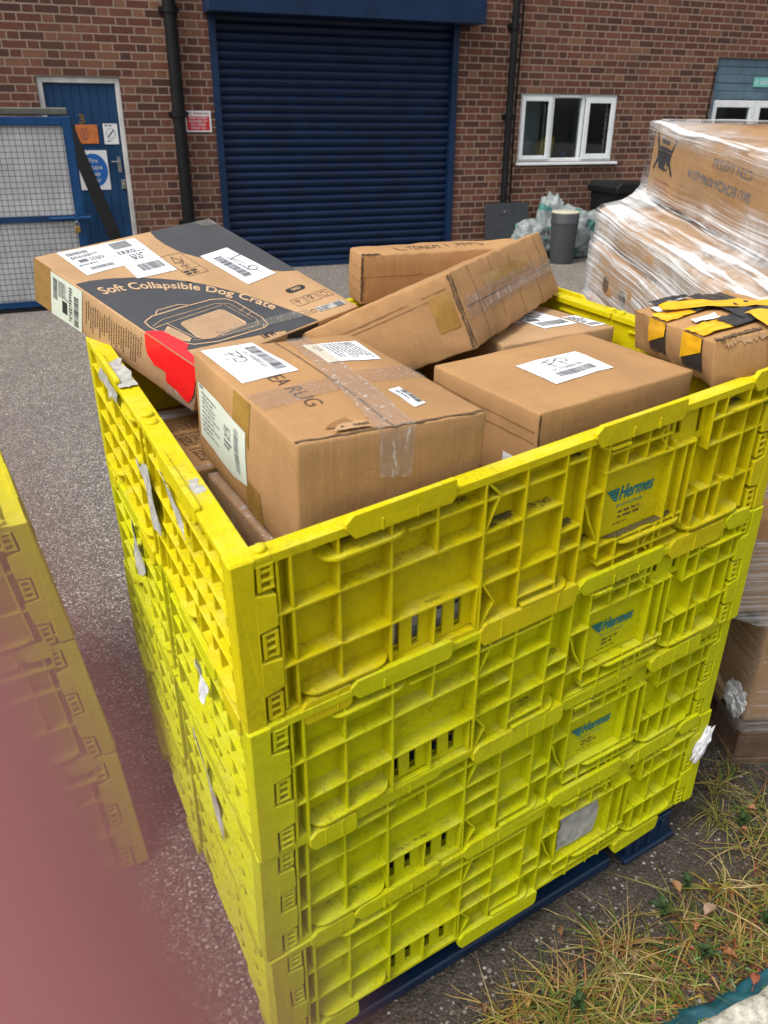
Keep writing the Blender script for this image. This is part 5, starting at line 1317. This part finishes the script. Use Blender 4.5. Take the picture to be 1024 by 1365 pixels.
# ------------------------------------------------------------------ dry grass, leaves, edging
GREENS = [((.24, .18, .03), 3.2), ((.26, .175, .055), 2.4), ((.28, .20, .085), 2.2), ((.15, .15, .03), 3.6), ((.20, .085, .03), 1.6), ((.33, .26, .12), 1.2), ((.085, .125, .022), 2.4), ((.10, .062, .028), 2)]
def pick(rnd):
    t = rnd.uniform(0, sum(w for _, w in GREENS))
    for c, w in GREENS:
        t -= w
        if t <= 0: return c
    return GREENS[0][0]
def grass():
    rnd = random.Random(11); vs = []; fs = []; col = []
    def blade(b, ang, L, w, lean, c):
        d = V((math.cos(ang), math.sin(ang), 0)); s = V((-d.y, d.x, 0)); n = 7; base = len(vs); tw = rnd.uniform(-.5, .5); cv = rnd.uniform(-.5, .5)
        for i in range(n + 1):
            t = i / n
            th = lean * (t ** .8); out = L * (math.sin(th) * t); hh = L * (math.cos(min(th, 2.2)) * t * .62)
            c_ = b + d * out + s * (cv * L * t * t) + V((0, 0, max(.002, hh + .004 * math.sin(t * 6))))
            ww = w * (1 - t) ** .6 + .0002
            sd = (s * math.cos(tw * t * 3) + V((0, 0, 1)) * math.sin(tw * t * 3)).normalized()
            vs.extend([c_ - sd * ww, c_ + sd * ww]); k = .75 + .5 * t; q = tuple(min(1, x * k) for x in c); col.extend([q, q])
        for i in range(n): fs.append((base + 2 * i, base + 2 * i + 1, base + 2 * i + 3, base + 2 * i + 2))
    tufts = [(700, 1265, 160, .11), (760, 1300, 170, .12), (835, 1165, 150, .10), (910, 1195, 70, .09), (990, 1100, 90, .10), (640, 1310, 120, .11), (560, 1345, 90, .08), (800, 1235, 90, .10), (880, 1265, 90, .10), (1010, 1180, 100, .10), (985, 1225, 70, .10), (690, 1340, 160, .10), (760, 1350, 120, .09), (620, 1365, 90, .10), (520, 1375, 40, .07), (840, 1310, 90, .08), (940, 1150, 60, .08), (1040, 1130, 90, .09), (1050, 1050, 60, .1), (450, 1400, 80, .08), (720, 1400, 120, .1), (560, 1330, 18, .04), (1010, 1280, 30, .05)]
    for px, py, n, rad in tufts:
        c = at(px, py)
        for sub in range(max(1, n // 13)):
            cc = c + V((rnd.gauss(0, rad * .6), rnd.gauss(0, rad * .6), 0)); tone = pick(rnd)
            if (cc - V((-.18, .89, 0))).dot(V((-.539, .842, 0))) > -.09 - .05 * rnd.random() and cc.x < .82: continue
            for _ in range(18):
                b = cc + V((rnd.gauss(0, .011), rnd.gauss(0, .011), 0)); tt = pick(rnd) if rnd.random() < .4 else tone
                blade(b, rnd.uniform(0, 2 * PI), rnd.uniform(.05, .16), rnd.uniform(.0008, .0021), rnd.uniform(.8, 2.4), tuple(min(.6, x * 1.55) for x in tt))
    for _ in range(3800):   # flattened dead straw
        c = at(rnd.uniform(560, 1080), rnd.uniform(1110, 1400))
        a = (c - V((-.18, .89, 0))).dot(V((-.539, .842, 0)))
        if a > -.15 - .06 * rnd.random(): continue
        blade(c, rnd.uniform(0, 2 * PI), rnd.uniform(.02, .11), rnd.uniform(.0007, .0028), rnd.uniform(1.8, 2.3), (lambda q: tuple(x * rnd.uniform(.5, 1.8) for x in q))(pick(rnd)))
    for _ in range(700):   # crumbs of dead leaf and thatch
        c = at(rnd.uniform(480, 1080), rnd.uniform(1100, 1400))
        if (c - V((-.18, .89, 0))).dot(V((-.539, .842, 0))) > -.10: continue
        r = rnd.uniform(.002, .007); a0 = rnd.uniform(0, 6); base = len(vs); q = rnd.choice([(.20, .10, .04), (.30, .19, .09), (.12, .07, .035), (.36, .25, .13)])
        for k_ in range(5):
            an = a0 + k_ * 1.2566; rr_ = r * rnd.uniform(.5, 1.2); vs.append(c + V((rr_ * math.cos(an), rr_ * math.sin(an) * .7, rnd.uniform(.002, .009)))); col.append(q)
        fs.append(tuple(range(base, base + 5)))
    mb = MB(); mb.v = vs; mb.f = fs; o = mb.build('dry_grass', MAT['grass'])
    at_ = o.data.color_attributes.new('tone', 'FLOAT_COLOR', 'POINT')
    for i, c in enumerate(col): at_.data[i].color = (*c, 1)
    tag(o, 'tangled yellowing tufts of dry grass in front of the crates', 'grass', kind='stuff')
grass()
def leaf_mesh(rnd, L, w, lobed):
    mb = MB(); n = 12; vs = []; rows = 5
    for i in range(n + 1):
        t = i / n; ww = w * math.sin(PI * min(1, t * 1.02)) ** .8 * (1 + (.35 * math.sin(t * 22) if lobed else 0))
        for j in range(rows):
            u = j / (rows - 1) * 2 - 1
            vs.append(V((t * L, u * ww, .012 * abs(u) ** 1.5 * L / .05 + .010 * math.sin(t * 3 + rnd.uniform(-.2, .2)) + .003 + rnd.uniform(0, .0015))))
    mb.add(vs, [(i * rows + j, (i + 1) * rows + j, (i + 1) * rows + j + 1, i * rows + j + 1) for i in range(n) for j in range(rows - 1)])
    mb.tube([(-.012, 0, .004), (0, 0, .004), (L * .9, 0, .0045)], [.0008, .0009, .0003], 5)
    return mb
rnd = random.Random(5)
LV = [(678, 1181, .034, 'yellow dead leaf on the bare dirt close to the crate stack', (.42, .24, .05)), (905, 1196, .032, 'small tan dead leaf on grass right of the stack', (.36, .20, .09)), (938, 1228, .042, 'pale pink brown curled dead leaf among the grass', (.42, .28, .20)), (925, 1247, .026, 'orange brown dead leaf beside the pale curled one', (.36, .15, .06)), (1006, 1086, .028, 'orange dead leaf near the wrapped pallet', (.42, .20, .10)), (995, 1118, .026, 'rusty dead leaf at the right edge of the grass', (.34, .14, .06)), (980, 1285, .034, 'long brown dead leaf beside the teal edging', (.30, .13, .05)), (748, 1255, .026, 'brown dead leaf deep in the grass', (.24, .12, .06)), (700, 1338, .028, 'yellow brown dead leaf in the lowest grass', (.38, .24, .06)), (640, 1345, .026, 'dull brown dead leaf in the lower left grass', (.22, .12, .06)), (1003, 1320, .030, 'reddish dead leaf lying on the teal edging', (.32, .10, .05)), (880, 1300, .03, 'dark brown dead leaf in front of the teal edging', (.2, .1, .05)), (846, 1290, .03, 'grey brown dead leaf near the front of the grass', (.26, .17, .11))]
for i, (px, py, L, lb, c) in enumerate(LV):
    o = leaf_mesh(rnd, L, L * .3, i % 3 == 0).build('fallen_leaf', MAT['leaf'], smooth=True)
    p = at(px, py, .012); o.location = p + V((0, 0, .006)); o.rotation_euler = (rnd.uniform(-.3, .3), rnd.uniform(-.3, .2), rnd.uniform(0, 6))
    at_ = o.data.color_attributes.new('tone', 'FLOAT_COLOR', 'POINT')
    for a in at_.data: a.color = (*c, 1)
    tag(o, lb, 'leaf', 'dead leaves in the grass')
WD = [(912, 1192, 'green round leaved weed right of the stack'), (1018, 1240, 'green weed at the right edge of the grass'), (768, 1352, 'green weed in the lowest grass'), (935, 1282, 'tiny green weed behind the teal edging'), (985, 1108, 'small green weed near the wrapped pallet'), (880, 1225, 'green weed in the middle of the grass')]
for px, py, lb in WD:
    root = empty('weed', at(px, py)); tag(root, lb, 'weed', 'green weeds in the grass')
    m = MB(); allc = []
    for j in range(rnd.randint(4, 7)):
        l = leaf_mesh(rnd, rnd.uniform(.018, .034), rnd.uniform(.006, .010), False); M4 = Matrix.Rotation(j * 1.3 + rnd.uniform(-.4, .4), 4, 'Z') @ Matrix.Rotation(-rnd.uniform(.1, .7), 4, 'Y'); m.add([M4 @ p + V((0, 0, .012 + .004 * j)) for p in l.v], l.f)
    o = m.build('leaves', MAT['leaf'], root, smooth=True)
    at_ = o.data.color_attributes.new('tone', 'FLOAT_COLOR', 'POINT')
    for a in at_.data: a.color = (.035, .075, .020, 1)
# teal plastic edging and a rough concrete block at the lower right corner
def edging():
    pts = [at(840, 1385), at(905, 1352), at(950, 1338), at(990, 1312), at(1030, 1290), at(1075, 1262), at(1120, 1240)]
    mb = MB(); rows = []
    path = []
    for a, b in zip(pts, pts[1:]):
        for j in range(8): path.append(a.lerp(b, j / 8))
    n = 10
    for i, p in enumerate(path):
        d = (path[min(i + 1, len(path) - 1)] - path[max(i - 1, 0)]).normalized(); s = V((d.y, -d.x, 0))
        for j in range(n + 1):
            u = j / n; w = .040 * u; z = .012 * math.sin(PI * min(1, u * 1.1)) + .010 * noise.noise(V((i * .22, u * 3, 0))) + .005 * noise.noise(V((i * .7, u * 7, 3)))
            rows.append(p + s * (w + .010 * noise.noise(V((i * .3, 0, 5)))) + V((0, 0, max(.002, z + .008))))
    mb.add(rows, [(i * (n + 1) + j, (i + 1) * (n + 1) + j, (i + 1) * (n + 1) + j + 1, i * (n + 1) + j + 1) for i in range(len(path) - 1) for j in range(n)])
    o = mb.build('plastic_edging', MAT['teal_plastic'], smooth=True); tag(o, 'rumpled teal plastic edging strip along the bottom right corner', 'edging')
    m = o.modifiers.new('thick', 'SOLIDIFY'); m.thickness = .003
edging()
def block():
    a, b = at(905, 1392), at(1120, 1272); d = (b - a).normalized(); s = V((d.y, -d.x, 0)); a = a + s * -.012
    mb = MB(); nx, ny = 60, 16; L = (b - a).length
    top = []
    for i in range(nx + 1):
        for j in range(ny + 1):
            u, v = i / nx, j / ny; p = a + d * (L * u) + s * (.22 * v)
            e = min(1, min(v, 1 - v) * 12) ** .5
            top.append(p + s * (.006 * noise.noise(V((u * 12, v * 4, 1)))) + V((0, 0, .035 * e + .012 * noise.noise(V((u * 20, v * 6, 0))) + .005 * noise.noise(V((u * 60, v * 18, 4))) + .004)))
    mb.add(top, [(i * (ny + 1) + j, (i + 1) * (ny + 1) + j, (i + 1) * (ny + 1) + j + 1, i * (ny + 1) + j + 1)[::-1] for i in range(nx) for j in range(ny)])
    o = mb.build('concrete_kerb', MAT['concrete'], smooth=True); tag(o, 'rough lichen speckled concrete kerb in the bottom right corner', 'kerb')
block()
# loose grit on the dirt
def grit():
    rnd = random.Random(3); mb = MB()
    for _ in range(900):
        p = at(rnd.uniform(470, 1090), rnd.uniform(980, 1390))
        a = (p - V((-.18, .89, 0))).dot(V((-.539, .842, 0)))
        if a > -.02 and p.x < .80: continue
        r = rnd.uniform(.0012, .0042) * (1.8 if rnd.random() < .05 else 1); n0 = len(mb.v)
        q = [V((rnd.uniform(.6, 1.2) * x, rnd.uniform(.6, 1.2) * y, rnd.uniform(.5, .9) * z)) * r for x, y, z in ((1, 0, 0), (0, 1, 0), (-1, 0, 0), (0, -1, 0), (0, 0, 1), (0, 0, -1), (.7, .7, .5), (-.7, -.7, .4))]
        bm = bmesh.new(); [bm.verts.new(v) for v in q]; bmesh.ops.convex_hull(bm, input=bm.verts); bm.verts.index_update()
        mb.add([p + v.co + V((0, 0, r * .3)) for v in bm.verts], [tuple(v.index for v in f.verts) for f in bm.faces]); bm.free()
    o = mb.build('loose_grit', simple('grit stone', (.20, .175, .15), .9, .5, 400)); tag(o, 'loose grit and small stones scattered on the dirt', 'gravel', kind='stuff')
grit()

# ------------------------------------------------------------------ fingertip close to the lens
def finger():
    m = NT('finger skin'); p = m.obj(); n = m.ramp(m.noise(p, 110, 5, .7), [(.3, 0.0), (.7, 1.0)]); c = m.mix(n, FCOL[0], FCOL[1])
    mat = m.done(m.bsdf(c, .5, m.bump(m.noise(p, 1400, 3), .2, .0003), Subsurface_Weight=.35, Subsurface_Radius=(.004, .0015, .001), Subsurface_Scale=1.0))
    right, up, fwd = V(ROWS[0]), V(ROWS[1]), V(ROWS[2])
    # spine points (metres) in the camera's right/up/forward frame, laid out along a real finger
    sp = FSP
    prof = [(0, .0), (.0006, .0022), (.002, .0042), (.0045, .0062), (.009, .0078), (.015, .0084), (.021, .0083), (.026, .0085), (.030, .0088), (.036, .0086), (.044, .0088), (.050, .0094), (.056, .0096), (.064, .0094), (.075, .0100)]
    tip, dirn = V(sp[0]), (V(sp[1]) - V(sp[0])).normalized()
    root = empty('finger', CAM + right * tip.x + up * tip.y + fwd * tip.z)
    tag(root, "photographer's pink fingertip, blurred, covering the lower left corner", 'finger')
    mb = MB(); n = 36; vs = []
    side = V((0, 0, 1)).cross(dirn).normalized(); dep = dirn.cross(side)
    bend = lambda t: dep * (2.2 * max(0, t - .026) ** 2 * 2)
    for t, r in prof:
        for k in range(n):
            a = 2 * PI * k / n
            sx = 1.0; sy = .84 + .1 * min(1, t / .03)
            q = dirn * t + bend(t) + side * (r * sx * math.cos(a)) + dep * (r * sy * math.sin(a))
            q += q.normalized() * (.00012 * math.sin(t * 3800) if .024 < t < .031 or .049 < t < .058 else 0)
            vs.append(right * q.x + up * q.y + fwd * q.z)
    fs = [(i * n + k, i * n + (k + 1) % n, (i + 1) * n + (k + 1) % n, (i + 1) * n + k) for i in range(len(prof) - 1) for k in range(n)] + [tuple(range(len(vs) - n, len(vs)))]
    mb.add(vs, fs); o = mb.build('skin', mat, root, smooth=True, recalc=True)
    s = o.modifiers.new('smooth', 'SUBSURF'); s.levels = 1; s.render_levels = 1
    # nail on the far side
    nb = MB(); vs = []
    for i in range(9):
        t = .0015 + .0125 * i / 8; r = [r0 + (r1 - r0) * (t - t0) / (t1 - t0) for (t0, r0), (t1, r1) in zip(prof, prof[1:]) if t0 <= t <= t1][0]
        for k in range(9):
            a = PI / 2 + (k / 8 - .5) * 1.7 * (1 if i < 6 else 1 - .25 * (i - 5) / 3)
            q = dirn * t + side * ((r + .0002) * math.cos(a)) + dep * ((r * .9 + .0004) * math.sin(a)); vs.append(right * q.x + up * q.y + fwd * q.z)
    nb.add(vs, [(i * 9 + k, i * 9 + k + 1, (i + 1) * 9 + k + 1, (i + 1) * 9 + k) for i in range(8) for k in range(8)])
    nb.build('nail', simple('finger nail', (.55, .30, .26), .3, .05), root, smooth=True)
FCOL = ((.26, .080, .080), (.42, .165, .160))
FSP = [(-.0174, .0043, .0125), (-.0082, -.0135, .0125)]
finger()

# ------------------------------------------------------------------ light, sky, camera
w = bpy.data.worlds.new('World'); bpy.context.scene.world = w; w.use_nodes = True
nt = w.node_tree; nt.nodes.clear()
sky = nt.nodes.new('ShaderNodeTexSky'); sky.sky_type = 'NISHITA'; sky.sun_disc = False
SUN_EL, SUN_AZ = R_(58), R_(-132)      # azimuth measured from +Y towards +X
sky.sun_elevation = SUN_EL; sky.sun_rotation = SUN_AZ; sky.air_density = 1.0; sky.dust_density = 5.0; sky.ozone_density = 1.0
hs = nt.nodes.new('ShaderNodeHueSaturation'); hs.inputs['Saturation'].default_value = .35
bg = nt.nodes.new('ShaderNodeBackground'); bg.inputs[1].default_value = .15
ou = nt.nodes.new('ShaderNodeOutputWorld')
nt.links.new(sky.outputs[0], hs.inputs['Color']); nt.links.new(hs.outputs[0], bg.inputs[0]); nt.links.new(bg.outputs[0], ou.inputs[0])
sd = bpy.data.lights.new('sun', 'SUN'); sd.energy = 1.2; sd.angle = R_(25); sd.color = (1, .97, .92)
so = bpy.data.objects.new('sun', sd); C.objects.link(so)
sdir = V((math.sin(SUN_AZ) * math.cos(SUN_EL), math.cos(SUN_AZ) * math.cos(SUN_EL), math.sin(SUN_EL)))
so.rotation_euler = sdir.to_track_quat('Z', 'Y').to_euler(); so.location = (-4, 0, 8)

cd = bpy.data.cameras.new('camera'); co = bpy.data.objects.new('camera', cd); C.objects.link(co)
r_, u_, f_ = [V(x) for x in ROWS]
M = Matrix((r_, u_, -f_)).transposed().to_4x4(); M.translation = CAM
co.matrix_world = M
cd.sensor_fit = 'VERTICAL'; cd.sensor_height = 36.0; cd.lens = FPX / 1365 * 36.0
cd.clip_start = .002; cd.clip_end = 300
cd.dof.use_dof = True; cd.dof.focus_distance = 2.0; cd.dof.aperture_fstop = cd.lens / 4.3
sc = bpy.context.scene; sc.camera = co
sc.view_settings.view_transform = 'Standard'; sc.view_settings.look = 'None'; sc.view_settings.exposure = .65; sc.view_settings.gamma = 1
sc.render.engine = 'CYCLES'; sc.cycles.use_denoising = True; sc.cycles.max_bounces = 8; sc.cycles.transparent_max_bounces = 16
